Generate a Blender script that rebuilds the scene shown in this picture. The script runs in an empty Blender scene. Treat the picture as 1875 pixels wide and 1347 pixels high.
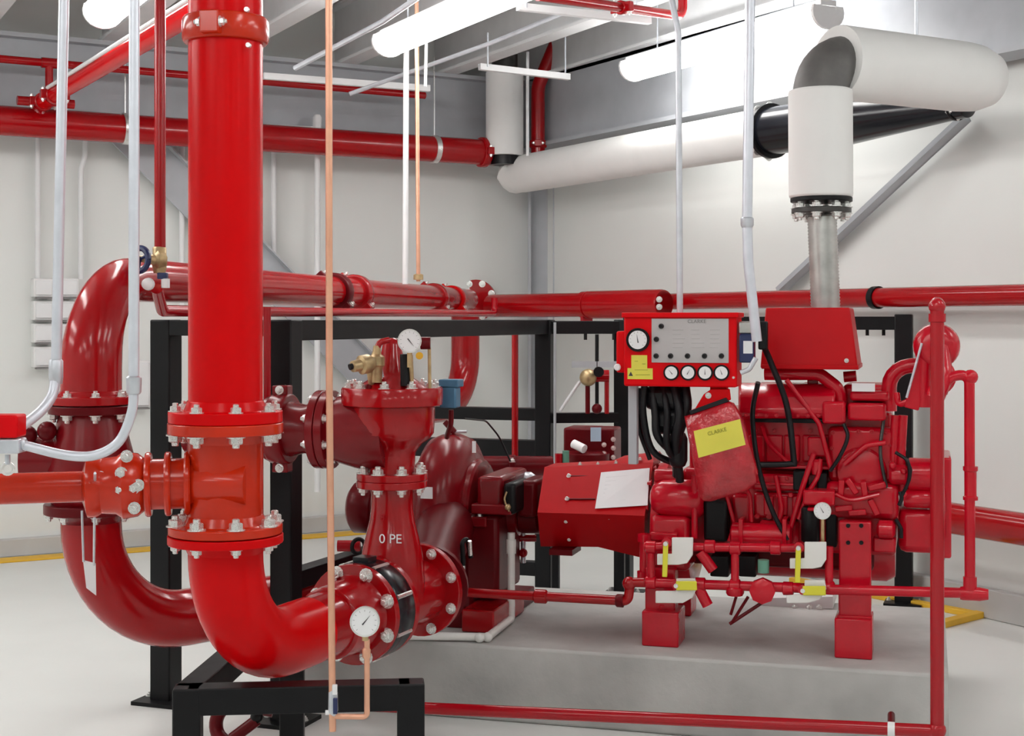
import bpy, math, random
from mathutils import Vector, Matrix

random.seed(7)
SC = bpy.context.scene
COL = SC.collection

# ------------------------------------------------------------------ camera, world, exposure
F, CX, HY, EYE = 2650.0, 937.5, 585.0, 1.60        # focal length in pixels, vanishing line, eye height
cam = bpy.data.objects.new('camera', bpy.data.cameras.new('camera'))
COL.objects.link(cam)
cam.location = (0, 0, EYE)
cam.rotation_euler = (math.pi / 2, 0, 0)
cam.data.sensor_width = 36.0
cam.data.lens = 36.0 * F / 1875.0
cam.data.shift_y = -(673.5 - HY) / 1875.0
cam.data.clip_start = 0.05
SC.camera = cam

world = bpy.data.worlds.new('world')
SC.world = world
world.use_nodes = True
world.node_tree.nodes['Background'].inputs[0].default_value = (0.9, 0.95, 1, 1)
world.node_tree.nodes['Background'].inputs[1].default_value = 0.3
SC.view_settings.view_transform = 'Standard'
SC.view_settings.look = 'None'
SC.view_settings.gamma = 1.0
SC.view_settings.use_curve_mapping = False
SC.view_settings.exposure = 0.38
LAMP_STRENGTH = 12.0

# ------------------------------------------------------------------ space helpers
def W(px, py, Y):
    return Vector(((px - CX) * Y / F, Y, EYE - (py - HY) * Y / F))
def ZP(px, py, z):
    return W(px, py, (EYE - z) * F / (py - HY))
def PL(px, py, P0, n):
    d = Vector(((px - CX) / F, 1.0, -(py - HY) / F)); o = Vector((0, 0, EYE))
    return o + d * ((P0 - o).dot(n) / d.dot(n))
X3, Y3, Z3 = Vector((1, 0, 0)), Vector((0, 1, 0)), Vector((0, 0, 1))
# the room stands at 30 degrees to the view: corner C, left wall runs along -LA, right wall along RB
A30 = math.radians(30)
LA = Vector((math.cos(A30), math.sin(A30), 0)); RB = Vector((math.sin(A30), -math.cos(A30), 0))
CORNER = Vector((0.213, 11.89, 0))
A27 = math.radians(27.8); RJ = Vector((math.sin(A27), -math.cos(A27), 0)); LJ = Vector((math.cos(A27), math.sin(A27), 0))   # the roof steel and lamps
def RM(a, b, z): return CORNER - LA * a + RB * b + Vector((0, 0, z))
def LW(px, py, off): return PL(px, py, CORNER + RB * off, RB)
def RW(px, py, off): return PL(px, py, CORNER - LA * off, LA)
# the machine stands at 16 degrees
TH = math.radians(16)
U = Vector((math.cos(TH), -math.sin(TH), 0)); V = Vector((math.sin(TH), math.cos(TH), 0))
PADZ = 0.30
E0 = ZP(1207, 1184, PADZ)
def EP(px, py, v): return PL(px, py, E0 + V * v, V)
def pxr(n, Y): return n * Y / F

# ------------------------------------------------------------------ materials
MATS = {}
def mat(name, col, rough=0.5, metal=0.0, coat=0.0, spec=0.5, var=0.06, scale=6.0, bump=0.0, bscale=60.0, emit=None, rvar=0.08):
    m = bpy.data.materials.new(name); m.use_nodes = True
    nt = m.node_tree; N = nt.nodes; L = nt.links
    b = N['Principled BSDF']
    b.inputs['Metallic'].default_value = metal
    b.inputs['Specular IOR Level'].default_value = spec
    if coat:
        b.inputs['Coat Weight'].default_value = coat
        b.inputs['Coat Roughness'].default_value = 0.12
    tc = N.new('ShaderNodeTexCoord')
    nz = N.new('ShaderNodeTexNoise'); nz.inputs['Scale'].default_value = scale; nz.inputs['Detail'].default_value = 5
    L.new(tc.outputs['Object'], nz.inputs['Vector'])
    rp = N.new('ShaderNodeValToRGB')
    rp.color_ramp.elements[0].position = 0.3; rp.color_ramp.elements[1].position = 0.7
    rp.color_ramp.elements[0].color = (*[max(0, c * (1 - var)) for c in col], 1)
    rp.color_ramp.elements[1].color = (*[min(1, c * (1 + var)) for c in col], 1)
    L.new(nz.outputs['Fac'], rp.inputs['Fac']); L.new(rp.outputs['Color'], b.inputs['Base Color'])
    mr = N.new('ShaderNodeMapRange')
    mr.inputs['To Min'].default_value = max(0.03, rough - rvar); mr.inputs['To Max'].default_value = min(1, rough + rvar)
    L.new(nz.outputs['Fac'], mr.inputs['Value']); L.new(mr.outputs['Result'], b.inputs['Roughness'])
    if bump:
        n2 = N.new('ShaderNodeTexNoise'); n2.inputs['Scale'].default_value = bscale; n2.inputs['Detail'].default_value = 4
        L.new(tc.outputs['Object'], n2.inputs['Vector'])
        bp = N.new('ShaderNodeBump'); bp.inputs['Strength'].default_value = bump; bp.inputs['Distance'].default_value = 0.01
        L.new(n2.outputs['Fac'], bp.inputs['Height']); L.new(bp.outputs['Normal'], b.inputs['Normal'])
    if emit:
        b.inputs['Emission Color'].default_value = (*emit[0], 1); b.inputs['Emission Strength'].default_value = emit[1]
    MATS[name] = m
    return m
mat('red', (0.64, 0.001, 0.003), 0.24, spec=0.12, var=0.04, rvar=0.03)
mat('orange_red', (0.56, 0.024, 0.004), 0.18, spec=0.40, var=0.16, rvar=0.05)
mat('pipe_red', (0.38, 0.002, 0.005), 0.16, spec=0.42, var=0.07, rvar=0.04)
mat('thin_red', (0.40, 0.003, 0.010), 0.18, spec=0.5, rvar=0.04)
mat('valve_red', (0.36, 0.002, 0.005), 0.15, spec=0.48, var=0.10, rvar=0.05, bump=0.05, bscale=40)
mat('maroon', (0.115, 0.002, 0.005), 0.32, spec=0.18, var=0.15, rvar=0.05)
mat('engine_red', (0.55, 0.002, 0.016), 0.20, spec=0.50, var=0.16, rvar=0.05, bump=0.12, bscale=30)
mat('panel_red', (0.74, 0.002, 0.006), 0.38, spec=0.12, var=0.04)
mat('shield_red', (0.50, 0.003, 0.007), 0.40, spec=0.15, var=0.06)
mat('black', (0.006, 0.006, 0.007), 0.40, spec=0.22, var=0.2)
mat('black_gloss', (0.006, 0.007, 0.011), 0.22, spec=0.4, var=0.2)
mat('rubber', (0.007, 0.007, 0.009), 0.36, spec=0.3, var=0.2)
mat('wall', (0.79, 0.81, 0.79), 0.75, var=0.02, scale=1.5)
mat('floor', (0.75, 0.77, 0.75), 0.42, var=0.05, scale=1.2, rvar=0.1)
mat('kerb', (0.56, 0.56, 0.55), 0.8, var=0.05, scale=4)
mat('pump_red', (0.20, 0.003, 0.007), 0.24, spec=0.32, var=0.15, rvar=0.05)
mat('concrete', (0.47, 0.47, 0.455), 0.85, var=0.26, scale=2.2, bump=0.25, bscale=35)
mat('steel_grey', (0.44, 0.46, 0.49), 0.5, var=0.05)
mat('joist_grey', (0.74, 0.75, 0.76), 0.55, var=0.04)
mat('deck', (0.52, 0.515, 0.50), 0.7, var=0.05, scale=2)
mat('galv', (0.62, 0.65, 0.70), 0.38, metal=0.55, var=0.08, scale=20)
mat('conduit', (0.70, 0.73, 0.80), 0.35, metal=0.4, var=0.05, scale=20)
mat('white_tube', (0.82, 0.83, 0.84), 0.45, var=0.03)
mat('zinc', (0.80, 0.80, 0.78), 0.28, metal=0.75, var=0.05)
mat('lagging', (0.84, 0.84, 0.825), 0.8, var=0.02, bump=0.12, bscale=14)
mat('foil', (0.15, 0.145, 0.14), 0.55, metal=0.2, var=0.25, scale=9, bump=0.3, bscale=18)
mat('stainless', (0.50, 0.50, 0.48), 0.33, metal=0.85, var=0.2, scale=12)
mat('copper', (0.80, 0.42, 0.28), 0.33, metal=0.55, var=0.08, scale=15)
mat('brass', (0.52, 0.38, 0.20), 0.38, metal=0.6, var=0.25, scale=30)
mat('dial', (0.86, 0.86, 0.87), 0.35, var=0.01)
mat('cast_dark', (0.06, 0.058, 0.055), 0.4, metal=0.5, var=0.3, scale=20)
mat('ink', (0.05, 0.05, 0.055), 0.6)
mat('faint_ink', (0.22, 0.21, 0.21), 0.6)
mat('plate', (0.50, 0.48, 0.48), 0.42, metal=0.15, var=0.04)
mat('yellow', (0.80, 0.76, 0.05), 0.5, var=0.05)
mat('label_yellow', (0.78, 0.72, 0.09), 0.4, var=0.05)
mat('olive_ink', (0.30, 0.30, 0.02), 0.5)
mat('floor_yellow', (0.80, 0.47, 0.03), 0.55, var=0.08)
mat('amber', (0.75, 0.40, 0.02), 0.5)
mat('paper', (0.84, 0.85, 0.87), 0.5, var=0.015)
mat('pvc', (0.86, 0.86, 0.83), 0.35, var=0.02)
mat('blue', (0.055, 0.16, 0.27), 0.45, var=0.1)
mat('navy', (0.015, 0.025, 0.10), 0.35, var=0.1)
mat('pale_blue', (0.45, 0.60, 0.74), 0.4, var=0.05)
mat('green', (0.13, 0.33, 0.24), 0.4, var=0.1)
mat('bag_red', (0.46, 0.010, 0.020), 0.14, spec=0.8, var=0.3, scale=14, bump=1.0, bscale=24)
mat('lamp', (0.9, 0.9, 0.9), 0.4, emit=((1.0, 0.985, 0.96), LAMP_STRENGTH))
mat('lamp_white', (0.86, 0.86, 0.86), 0.45, var=0.01)

# ------------------------------------------------------------------ mesh builder
ROOTLOC = {}
def basis(d):
    d = d.normalized()
    h = Z3 if abs(d.z) < 0.9 else X3
    a = h.cross(d).normalized(); b = d.cross(a).normalized()
    return a, b, d
class M:
    def __init__(s): s.v = []; s.f = []
    def add(s, vs, fs):
        o = len(s.v); s.v += [Vector(p) for p in vs]; s.f += [tuple(i + o for i in f) for f in fs]; return s
    def box(s, c, half, ax=(X3, Y3, Z3)):
        c = Vector(c); vs = []
        for i in (-1, 1):
            for j in (-1, 1):
                for k in (-1, 1):
                    vs.append(c + ax[0] * i * half[0] + ax[1] * j * half[1] + ax[2] * k * half[2])
        fs = [(0, 1, 3, 2), (4, 6, 7, 5), (0, 4, 5, 1), (2, 3, 7, 6), (0, 2, 6, 4), (1, 5, 7, 3)]
        if ax[0].cross(ax[1]).dot(ax[2]) < 0: fs = [f[::-1] for f in fs]
        return s.add(vs, fs)
    def prism(s, poly, ext):
        n = len(poly); poly = [Vector(p) for p in poly]
        nrm = Vector((0, 0, 0))
        for i in range(n): nrm += (poly[i] - poly[0]).cross(poly[(i + 1) % n] - poly[0])
        if nrm.dot(ext) > 0: poly = poly[::-1]
        vs = poly + [p + ext for p in poly]
        fs = [tuple(range(n)), tuple(range(2 * n - 1, n - 1, -1))]
        for i in range(n):
            j = (i + 1) % n; fs.append((j, i, i + n, j + n))
        return s.add(vs, fs)
    def tube(s, pts, r, seg=16, cap=True):
        pts = [Vector(p) for p in pts]; n = len(pts)
        rs = r if isinstance(r, (list, tuple)) else [r] * n
        ts = []
        for i in range(n):
            if i == 0: t = pts[1] - pts[0]
            elif i == n - 1: t = pts[-1] - pts[-2]
            else: t = (pts[i + 1] - pts[i]).normalized() + (pts[i] - pts[i - 1]).normalized()
            ts.append(t.normalized())
        a, b, _ = basis(ts[0]); vs = []
        for i in range(n):
            if i:
                a = (a - ts[i] * a.dot(ts[i]))
                a = a.normalized() if a.length > 1e-6 else basis(ts[i])[0]
                b = ts[i].cross(a).normalized()
            for k in range(seg):
                w = 2 * math.pi * k / seg
                vs.append(pts[i] + (a * math.cos(w) + b * math.sin(w)) * rs[i])
        fs = []
        for i in range(n - 1):
            for k in range(seg):
                k2 = (k + 1) % seg
                fs.append((i * seg + k, i * seg + k2, (i + 1) * seg + k2, (i + 1) * seg + k))
        if cap:
            fs.append(tuple(range(seg - 1, -1, -1))); fs.append(tuple((n - 1) * seg + k for k in range(seg)))
        return s.add(vs, fs)
    def lathe(s, p0, d, prof, seg=28):
        a, b, d = basis(Vector(d)); p0 = Vector(p0); vs = []; fs = []
        for (t, r) in prof:
            for k in range(seg):
                w = 2 * math.pi * k / seg
                vs.append(p0 + d * t + (a * math.cos(w) + b * math.sin(w)) * max(r, 1e-5))
        n = len(prof)
        for i in range(n - 1):
            for k in range(seg):
                k2 = (k + 1) % seg
                fs.append((i * seg + k, i * seg + k2, (i + 1) * seg + k2, (i + 1) * seg + k))
        fs.append(tuple(range(seg - 1, -1, -1))); fs.append(tuple((n - 1) * seg + k for k in range(seg)))
        return s.add(vs, fs)
    def ball(s, c, r, seg=16, sq=1.0):
        pr = []
        for i in range(9):
            w = math.pi * i / 8; pr.append((-math.cos(w) * r * sq, math.sin(w) * r))
        return s.lathe(c, Z3, pr, seg)
    def torus(s, c, d, R, r, seg=32, rs=10, arc=(0, 2 * math.pi)):
        a, b, d = basis(Vector(d)); c = Vector(c)
        n = seg; full = arc[1] - arc[0] > 6.2
        pts = [c + (a * math.cos(arc[0] + (arc[1] - arc[0]) * i / n) + b * math.sin(arc[0] + (arc[1] - arc[0]) * i / n)) * R for i in range(n + 1)]
        return s.tube(pts, r, rs, not full)
    def build(s, name, m, parent=None, bevel=0.0, sharp=38, seg=2):
        root = parent
        while root is not None and root.parent is not None: root = root.parent
        off = ROOTLOC.get(root.name, Vector((0, 0, 0))) if root is not None else Vector((0, 0, 0))
        me = bpy.data.meshes.new(name)
        if root is None:
            lo = Vector([min(p[i] for p in s.v) for i in range(3)]); hi = Vector([max(p[i] for p in s.v) for i in range(3)])
            off = Vector(((lo.x + hi.x) / 2, (lo.y + hi.y) / 2, lo.z))
        me.from_pydata([tuple(p - off) for p in s.v], [], s.f)
        me.validate(); me.update()
        me.materials.append(MATS[m])
        for p in me.polygons: p.use_smooth = True
        me.set_sharp_from_angle(angle=math.radians(sharp))
        o = bpy.data.objects.new(name, me); COL.objects.link(o)
        if parent is not None: o.parent = parent
        else:
            o.location = off; ROOTLOC[o.name] = off
        if bevel:
            bv = o.modifiers.new('bevel', 'BEVEL'); bv.width = bevel; bv.segments = seg; bv.limit_method = 'ANGLE'; bv.angle_limit = math.radians(40)
        return o
def tag(o, label, cat, group=None, kind=None):
    if kind: o['kind'] = kind
    if label: o['label'] = label
    if cat: o['category'] = cat
    if group: o['group'] = group
    return o
def thing(name, label, cat, loc, group=None):
    o = bpy.data.objects.new(name, None); COL.objects.link(o)
    o.empty_display_size = 0.1; o.location = loc; ROOTLOC[o.name] = Vector(loc)
    return tag(o, label, cat, group)
def struct(o): o['kind'] = 'structure'; return o
def rootof(o):
    while o.parent is not None: o = o.parent
    return o
def fillet(pts, R, n=7):
    pts = [Vector(p) for p in pts]; out = [pts[0]]
    for i in range(1, len(pts) - 1):
        p0, p, p1 = pts[i - 1], pts[i], pts[i + 1]
        d0 = (p0 - p); d1 = (p1 - p); l0, l1 = d0.length, d1.length; d0.normalize(); d1.normalize()
        ang = math.acos(max(-1, min(1, d0.dot(d1))))
        if ang > 3.1: out.append(p); continue
        Ri = R[i - 1] if isinstance(R, (list, tuple)) else R
        t = min(Ri / math.tan(ang / 2), l0 * 0.49 if i > 1 else l0 * 0.98, l1 * 0.49 if i < len(pts) - 2 else l1 * 0.98)
        r = t * math.tan(ang / 2)
        bis = (d0 + d1).normalized(); c = p + bis * (r / math.sin(ang / 2))
        s0 = p + d0 * t - c; s1 = p + d1 * t - c
        tot = math.pi - ang
        ax = s0.cross(s1)
        if ax.length < 1e-9: out.append(p); continue
        ax.normalize()
        for k in range(n + 1):
            out.append(c + Matrix.Rotation(tot * k / n, 3, ax) @ s0)
    out.append(pts[-1])
    return out

def spline(pts, n=6):
    P = [Vector(p) for p in pts]; P = [P[0] * 2 - P[1]] + P + [P[-1] * 2 - P[-2]]; out = []
    for i in range(1, len(P) - 2):
        a, b, c, d = P[i - 1], P[i], P[i + 1], P[i + 2]
        for k in range(n):
            t = k / n
            out.append(0.5 * ((b * 2) + (c - a) * t + (a * 2 - b * 5 + c * 4 - d) * t * t + (b * 3 - a - c * 3 + d) * t ** 3))
    return out + [P[-2]]
# shared small hardware
def share(name, mb, m):
    me = bpy.data.meshes.new(name)
    me.from_pydata([tuple(p) for p in mb.v], [], mb.f); me.update(); me.materials.append(MATS[m])
    for p in me.polygons: p.use_smooth = True
    me.set_sharp_from_angle(angle=math.radians(35))
    return me
BOLT = share('bolt', M().lathe((0, 0, -0.002), Z3, [(0, 1.5), (0.18, 1.5)], 12).lathe((0, 0, 0.15), Z3, [(0, 1.1), (0.9, 1.1), (1.05, 0.95)], 6).lathe((0, 0, 1.0), Z3, [(0, 0.6), (0.75, 0.6), (0.85, 0.45)], 8), 'zinc')
BOLT_RED = BOLT.copy(); BOLT_RED.materials.clear(); BOLT_RED.materials.append(MATS['engine_red'])
def bolt(p, d, parent, r=0.013, name='bolt', m=None):
    o = bpy.data.objects.new(name, BOLT_RED if rootof(parent).name.startswith('diesel_engine') else BOLT); COL.objects.link(o); o.parent = parent
    off = ROOTLOC[rootof(parent).name]
    a, b, d = basis(Vector(d))
    mt = Matrix((a, b, d)).transposed().to_4x4() @ Matrix.Scale(r, 4)
    mt.translation = Vector(p) - off
    o.matrix_local = mt
    return o
def flange(parent, c, d, R, th, m, rb=None, nb=8, bolts=0, rh=None, hub=0.0, br=0.013, phase=0.5, name='flange', bevel=0.003, show=None):
    d = Vector(d).normalized(); c = Vector(c)
    mb = M()
    prof = [(-th / 2, R), (th / 2, R)]
    if rh and hub > 0: prof += [(th / 2, rh * 1.12), (th / 2 + hub, rh)]
    if rh and hub < 0: prof = [(-th / 2 + hub, rh), (-th / 2, rh * 1.12)] + prof
    mb.lathe(c, d, prof, 40)
    o = mb.build(name, m, parent, bevel=bevel)
    a, b, _ = basis(d)
    if bolts:
        rb = rb or R * 0.87
        for k in range(nb):
            w = 2 * math.pi * (k + phase) / nb
            q = c + (a * math.cos(w) + b * math.sin(w)) * rb
            if show and not show(q): continue
            if bolts in (1, 2): bolt(q + d * th / 2, d, o, br)
            if bolts in (-1, 2): bolt(q - d * th / 2, -d, o, br)
    return o
def coupling(parent, c, d, r, wd, m, lug=None, name='grooved_coupling', lift=0.018):
    d = Vector(d).normalized(); c = Vector(c); h = wd / 2
    mb = M().lathe(c, d, [(-h, r + 0.001), (-h, r + lift * 0.75), (-h * 0.7, r + lift), (h * 0.7, r + lift), (h, r + lift * 0.75), (h, r + 0.001)], 36)
    a, b, _ = basis(d); lug = lug or a
    lug = (lug - d * lug.dot(d)).normalized(); t = d.cross(lug)
    for s_ in (-1, 1):
        mb.box(c + lug * s_ * (r + lift + 0.006), (0.022, 0.028, h * 0.85), (lug, t, d))
    o = mb.build(name, m, parent, bevel=0.004)
    for s_ in (-1, 1):
        q = c + lug * s_ * (r + lift + 0.012)
        bolt(q + t * 0.028, t, o, 0.011); bolt(q - t * 0.028, -t, o, 0.011)
    return o
def pbox(parent, name, px0, py0, px1, py1, v0, v1, m, bevel=0.006, zb=None):
    p = [EP(px0, py1, v0), EP(px1, py1, v0)]
    z0 = EP((px0 + px1) / 2, py1, v0).z; z1 = EP((px0 + px1) / 2, py0, v0).z
    if zb is not None: z0 = zb
    c = (p[0] + p[1]) / 2; hw = (p[1] - p[0]).dot(U) / 2
    c = Vector((c.x, c.y, (z0 + z1) / 2)) + V * (v1 - v0) / 2
    return M().box(c, (hw, (v1 - v0) / 2, (z1 - z0) / 2), (U, V, Z3)).build(name, m, parent, bevel=bevel)
def ptube(parent, name, pts, r, m, fil=0.03, seg=12):
    P = [EP(*q) for q in pts]
    return M().tube((spline(P) if fil < 0 else fillet(P, fil, 5)) if len(P) > 2 else P, r, seg).build(name, m, parent)
def text(parent, s, size, o, xd, yd, m, name='lettering', lift=0.0012):
    cu = bpy.data.curves.new('t', 'FONT'); cu.body = s; cu.size = size; cu.align_x = 'CENTER'; cu.align_y = 'CENTER'; cu.extrude = 0.0006
    ob = bpy.data.objects.new('t', cu); COL.objects.link(ob)
    dg = bpy.context.evaluated_depsgraph_get()
    me = bpy.data.meshes.new_from_object(ob.evaluated_get(dg)); bpy.data.objects.remove(ob)
    me.materials.clear(); me.materials.append(MATS[m])
    xd = Vector(xd).normalized(); yd = Vector(yd).normalized(); zd = xd.cross(yd)
    mt = Matrix((xd, yd, zd)).transposed().to_4x4(); mt.translation = Vector(o) + zd * lift
    me.transform(mt)
    off = ROOTLOC[rootof(parent).name]
    me.transform(Matrix.Translation(-off))
    q = bpy.data.objects.new(name, me); COL.objects.link(q); q.parent = parent
    return q
def gauge(label, c, n, R, stem_dir=-Z3, stem=0.03, needle=40, case='zinc', parent=None, group=None, ticks=True):
    n = Vector(n).normalized(); c = Vector(c)
    t = parent or thing('pressure_gauge', label, 'gauge', c - Z3 * R, group)
    k = M().lathe(c, n, [(-R * 0.55, R * 0.9), (-R * 0.5, R * 0.97), (0, R), (R * 0.08, R), (R * 0.08, R * 0.9), (0.0, R * 0.88)], 32).build('case' if not parent else 'gauge', case, t)
    pa = t if not parent else k
    kd_ = 0.89 if not parent else 0.78
    M().lathe(c, n, [(0.0, R * kd_), (R * (0.05 if not parent else 0.10), R * kd_)], 32).build('dial', 'dial', pa)
    r_ = Z3.cross(n).normalized(); up = n.cross(r_)
    w = math.radians(needle); nd = r_ * math.cos(w) + up * math.sin(w); nt = n.cross(nd)
    hh = R * (0.055 if not parent else 0.105); nl = 0.6 if not parent else 0.5
    M().prism([c + n * hh + nd * R * nl, c + n * hh - nd * R * 0.25 + nt * R * 0.05, c + n * hh - nd * R * 0.25 - nt * R * 0.05], n * R * 0.03).build('needle', 'ink', pa)
    if ticks:
        tm = M()
        for i in range(11):
            w = math.radians(-45 + 27 * i); q = r_ * math.cos(w) + up * math.sin(w); qt = n.cross(q)
            tm.box(c + n * hh + q * R * (0.74 if not parent else 0.64), (R * 0.06, R * 0.012, R * 0.008), (q, qt, n))
        so = tm.build('dial_marks', 'faint_ink', pa); so['kind'] = 'stuff'
    if stem:
        M().tube([c + stem_dir * R * 0.9 - n * R * 0.25, c + stem_dir * (R + stem) - n * R * 0.25], R * 0.22, 10).build('stem', 'brass', t)
    return t

# ------------------------------------------------------------------ the room
RA, RBL, CEIL = 11.5, 15.0, 3.95
def slab(name, a0, a1, b0, b1, z0, z1, m, parent=None, bevel=0):
    mb = M().box((RM((a0 + a1) / 2, (b0 + b1) / 2, (z0 + z1) / 2)), ((a1 - a0) / 2, (b1 - b0) / 2, (z1 - z0) / 2), (-LA, RB, Z3))
    return mb.build(name, m, parent, bevel=bevel)
struct(slab('floor', 0, RA, 0, RBL, -0.1, 0, 'floor'))
struct(slab('ceiling', 0, RA, 0, RBL, CEIL, CEIL + 0.1, 'deck'))
struct(slab('wall_left', -0.12, RA + 0.12, -0.12, 0, -0.1, CEIL + 0.1, 'wall'))
struct(slab('wall_right', -0.12, 0, 0, RBL, -0.1, CEIL + 0.1, 'wall'))
struct(slab('wall_back', 0, RA, RBL, RBL + 0.12, -0.1, CEIL + 0.1, 'wall'))
struct(slab('wall_side', RA, RA + 0.12, 0, RBL, -0.1, CEIL + 0.1, 'wall'))
struct(slab('baseboard_left', 0, RA, 0, 0.05, 0, 0.12, 'kerb', bevel=0.008))
struct(slab('baseboard_right', 0, 0.06, 0.05, RBL, 0, 0.16, 'kerb', bevel=0.008))

# roof steel
def ibeam(name, p0, p1, wdt, h, tf, tw, m):
    d = (p1 - p0).normalized(); s = Z3.cross(d).normalized()
    o = p0; w = wdt / 2; t = tw / 2
    prof = [(-w, 0), (w, 0), (w, tf), (t, tf), (t, h - tf), (w, h - tf), (w, h), (-w, h), (-w, h - tf), (-t, h - tf), (-t, tf), (-w, tf)]
    return M().prism([o + s * x + Z3 * z for x, z in prof], p1 - p0).build(name, m, bevel=0)
GB, GT = 2.93, 3.50
tag(ibeam('wall_girder', RM(0.2, 0.16, GB), RM(RA, 0.16, GB), 0.24, GT - GB, 0.03, 0.05, 'steel_grey'), 'grey steel girder along the left wall behind the thick red pipe', 'beam')
tag(ibeam('wall_girder', RM(0.16, 0.05, GB + 0.03), RM(0.16, RBL, GB + 0.03), 0.22, GT - GB, 0.03, 0.05, 'steel_grey'), 'grey steel girder along the right wall above the long white duct', 'beam')
jl = ['closest to the right wall', 'above the white vertical stack', 'to the right of the middle lamp', 'behind the copper pipe and left of the middle lamp', 'just behind the red riser', 'above the thin red wall pipe', 'at the far left of the picture']
for i, a in enumerate((0.20, 0.95, 1.80, 2.70, 3.55, 4.4, 5.25, 6.1, 6.95, 7.8, 8.65, 9.5, 10.35)):
    o = ibeam('ceiling_joist', RM(a, 0.02, GT), RM(a, 0.02, GT) + RJ * 14.4, 0.14, CEIL - GT, 0.022, 0.018, 'joist_grey')
    tag(o, 'pale grey steel roof joist ' + jl[i] if i < 7 else 'pale grey steel roof joist outside the picture, ' + ('eighth', 'ninth', 'tenth', 'eleventh', 'twelfth', 'thirteenth')[i - 7] + ' from the right wall', 'beam', 'roof joists')
# column in the corner with its flanges
c0 = LW(992, 700, 0.12); c0.z = 0
colm = thing('corner_column', 'grey steel column standing in the corner of the two walls', 'column', c0)
for nm, off in (('flange', -0.10), ('flange', 0.10)):
    M().box(c0 + X3 * off + Z3 * 1.47, (0.012, 0.10, 1.47)).build(nm, 'steel_grey', colm)
M().box(c0 + Z3 * 1.47, (0.09, 0.010, 1.47)).build('web', 'steel_grey', colm)
M().box(c0 + Z3 * 0.012, (0.15, 0.14, 0.012)).build('base_plate', 'steel_grey', colm)
# wall braces
def brace(p0, p1, wdt, th, nrm, label):
    d = (p1 - p0).normalized(); s = nrm.cross(d).normalized()
    mb = M(); L = (p1 - p0).length; c = (p0 + p1) / 2
    mb.box(c, (L / 2, wdt / 2, th / 2), (d, s, nrm)); mb.box(c + s * (wdt / 2 - 0.006) + nrm * 0.035, (L / 2, 0.006, 0.035), (d, s, nrm))
    return tag(mb.build('wall_brace', 'steel_grey', bevel=0), label, 'beam')
brace(LW(215, 222, 0.10), LW(760, 775, 0.10), 0.27, 0.02, RB, 'wide grey diagonal steel brace on the left wall behind the riser')
brace(RW(1772, 212, 0.06), RW(1425, 535, 0.06), 0.07, 0.015, -LA, 'narrow grey diagonal brace on the right wall under the black cone')

# lamps
def lamp(a, b, L, z, label):
    o = RM(a, b, z); c = o + RJ * L / 2
    t = thing('ceiling_lamp', label, 'lamp', c - Z3 * 0.10, 'fluorescent ceiling lamps')
    M().box(c + Z3 * 0.052, (0.055, L / 2, 0.02), (-LJ, RJ, Z3)).build('housing', 'lamp_white', t, bevel=0.005)
    def arc(rx, rz): return [o + Z3 * 0.005 - LJ * math.cos(math.pi * (0.88 + 1.24 * k / 12)) * rx + Z3 * math.sin(math.pi * (0.88 + 1.24 * k / 12)) * rz for k in range(13)]
    M().prism([p + RJ * 0.02 for p in arc(0.105, 0.090)], RJ * (L - 0.04)).build('diffuser', 'lamp', t)
    for e in (0.0, L - 0.02):
        M().prism([p + RJ * e for p in arc(0.109, 0.094)], RJ * 0.02).build('end_cap', 'lamp_white', t)
    for e in (0.3, L - 0.3):
        M().tube([o + RJ * e + Z3 * 0.06, o + RJ * e + Z3 * (CEIL - z)], 0.005, 6).build('hanger_rod', 'galv', t)
    return t
nth_ = ('first', 'second', 'third', 'fourth', 'fifth', 'sixth', 'seventh', 'eighth', 'ninth', 'tenth', 'eleventh', 'twelfth', 'thirteenth')
ln = {(0, 0): 'fluorescent lamp near the right wall above the long white duct', (1, 0): 'fluorescent lamp at the top middle of the picture, right of the copper pipe', (2, 0): 'fluorescent lamp at the top left between the two conduits'}
for i, a in enumerate((0.62, 2.41, 4.12, 5.9, 7.7, 9.5)):
    for j, b in enumerate((2.25, 7.3, 11.2)):  # the two nearer rows are added unseen to give frontal light
        lamp(a, b, 1.98 if (i, j) == (0, 0) else (2.44 if j == 0 else 1.22), 3.27, ln.get((i, j), 'unseen added fluorescent lamp outside the picture, ' + nth_[i] + ' from the right wall in the ' + ('far', 'middle', 'rear')[j] + ' row'))

# ------------------------------------------------------------------ wall pipework
def run(name, label, cat, pts, r, m, fil=0.1, seg=18, fit=None, part='pipe', group=None):
    P = [Vector(p) for p in pts]
    lo = min(P, key=lambda p: p.z)
    t = thing(name, label, cat, lo, group)
    M().tube(fillet(P, fil) if len(P) > 2 else P, r, seg).build(part, m, t)
    return t
def clamp(t, c, d, r, m='galv', name='pipe_clamp', up=0.5):
    d = Vector(d).normalized()
    o = M().lathe(Vector(c) - d * 0.02, d, [(0, r), (0, r + 0.008), (0.04, r + 0.008), (0.04, r)], 24).build(name, m, t)
    if up: M().tube([Vector(c) + Z3 * (r + 0.005), Vector(c) + Z3 * (r + up)], 0.006, 6).build('hanger_rod', m, t)
    return o
# thick header along the left wall
h0, h1 = LW(-120, 214, 0.42), LW(905, 279, 0.42)
hz = (h0.z + h1.z) / 2; h0.z = h1.z = hz
hd = (h1 - h0).normalized()
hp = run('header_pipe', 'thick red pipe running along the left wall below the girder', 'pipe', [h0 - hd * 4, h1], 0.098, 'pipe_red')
for x, y in ((229, 238), (795, 272)):
    q = LW(x, y, 0.42); q.z = hz; clamp(hp, q, hd, 0.099, 'zinc', up=0.6)
coupling(hp, h1 - hd * 0.10, hd, 0.098, 0.06, 'pipe_red')
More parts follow.
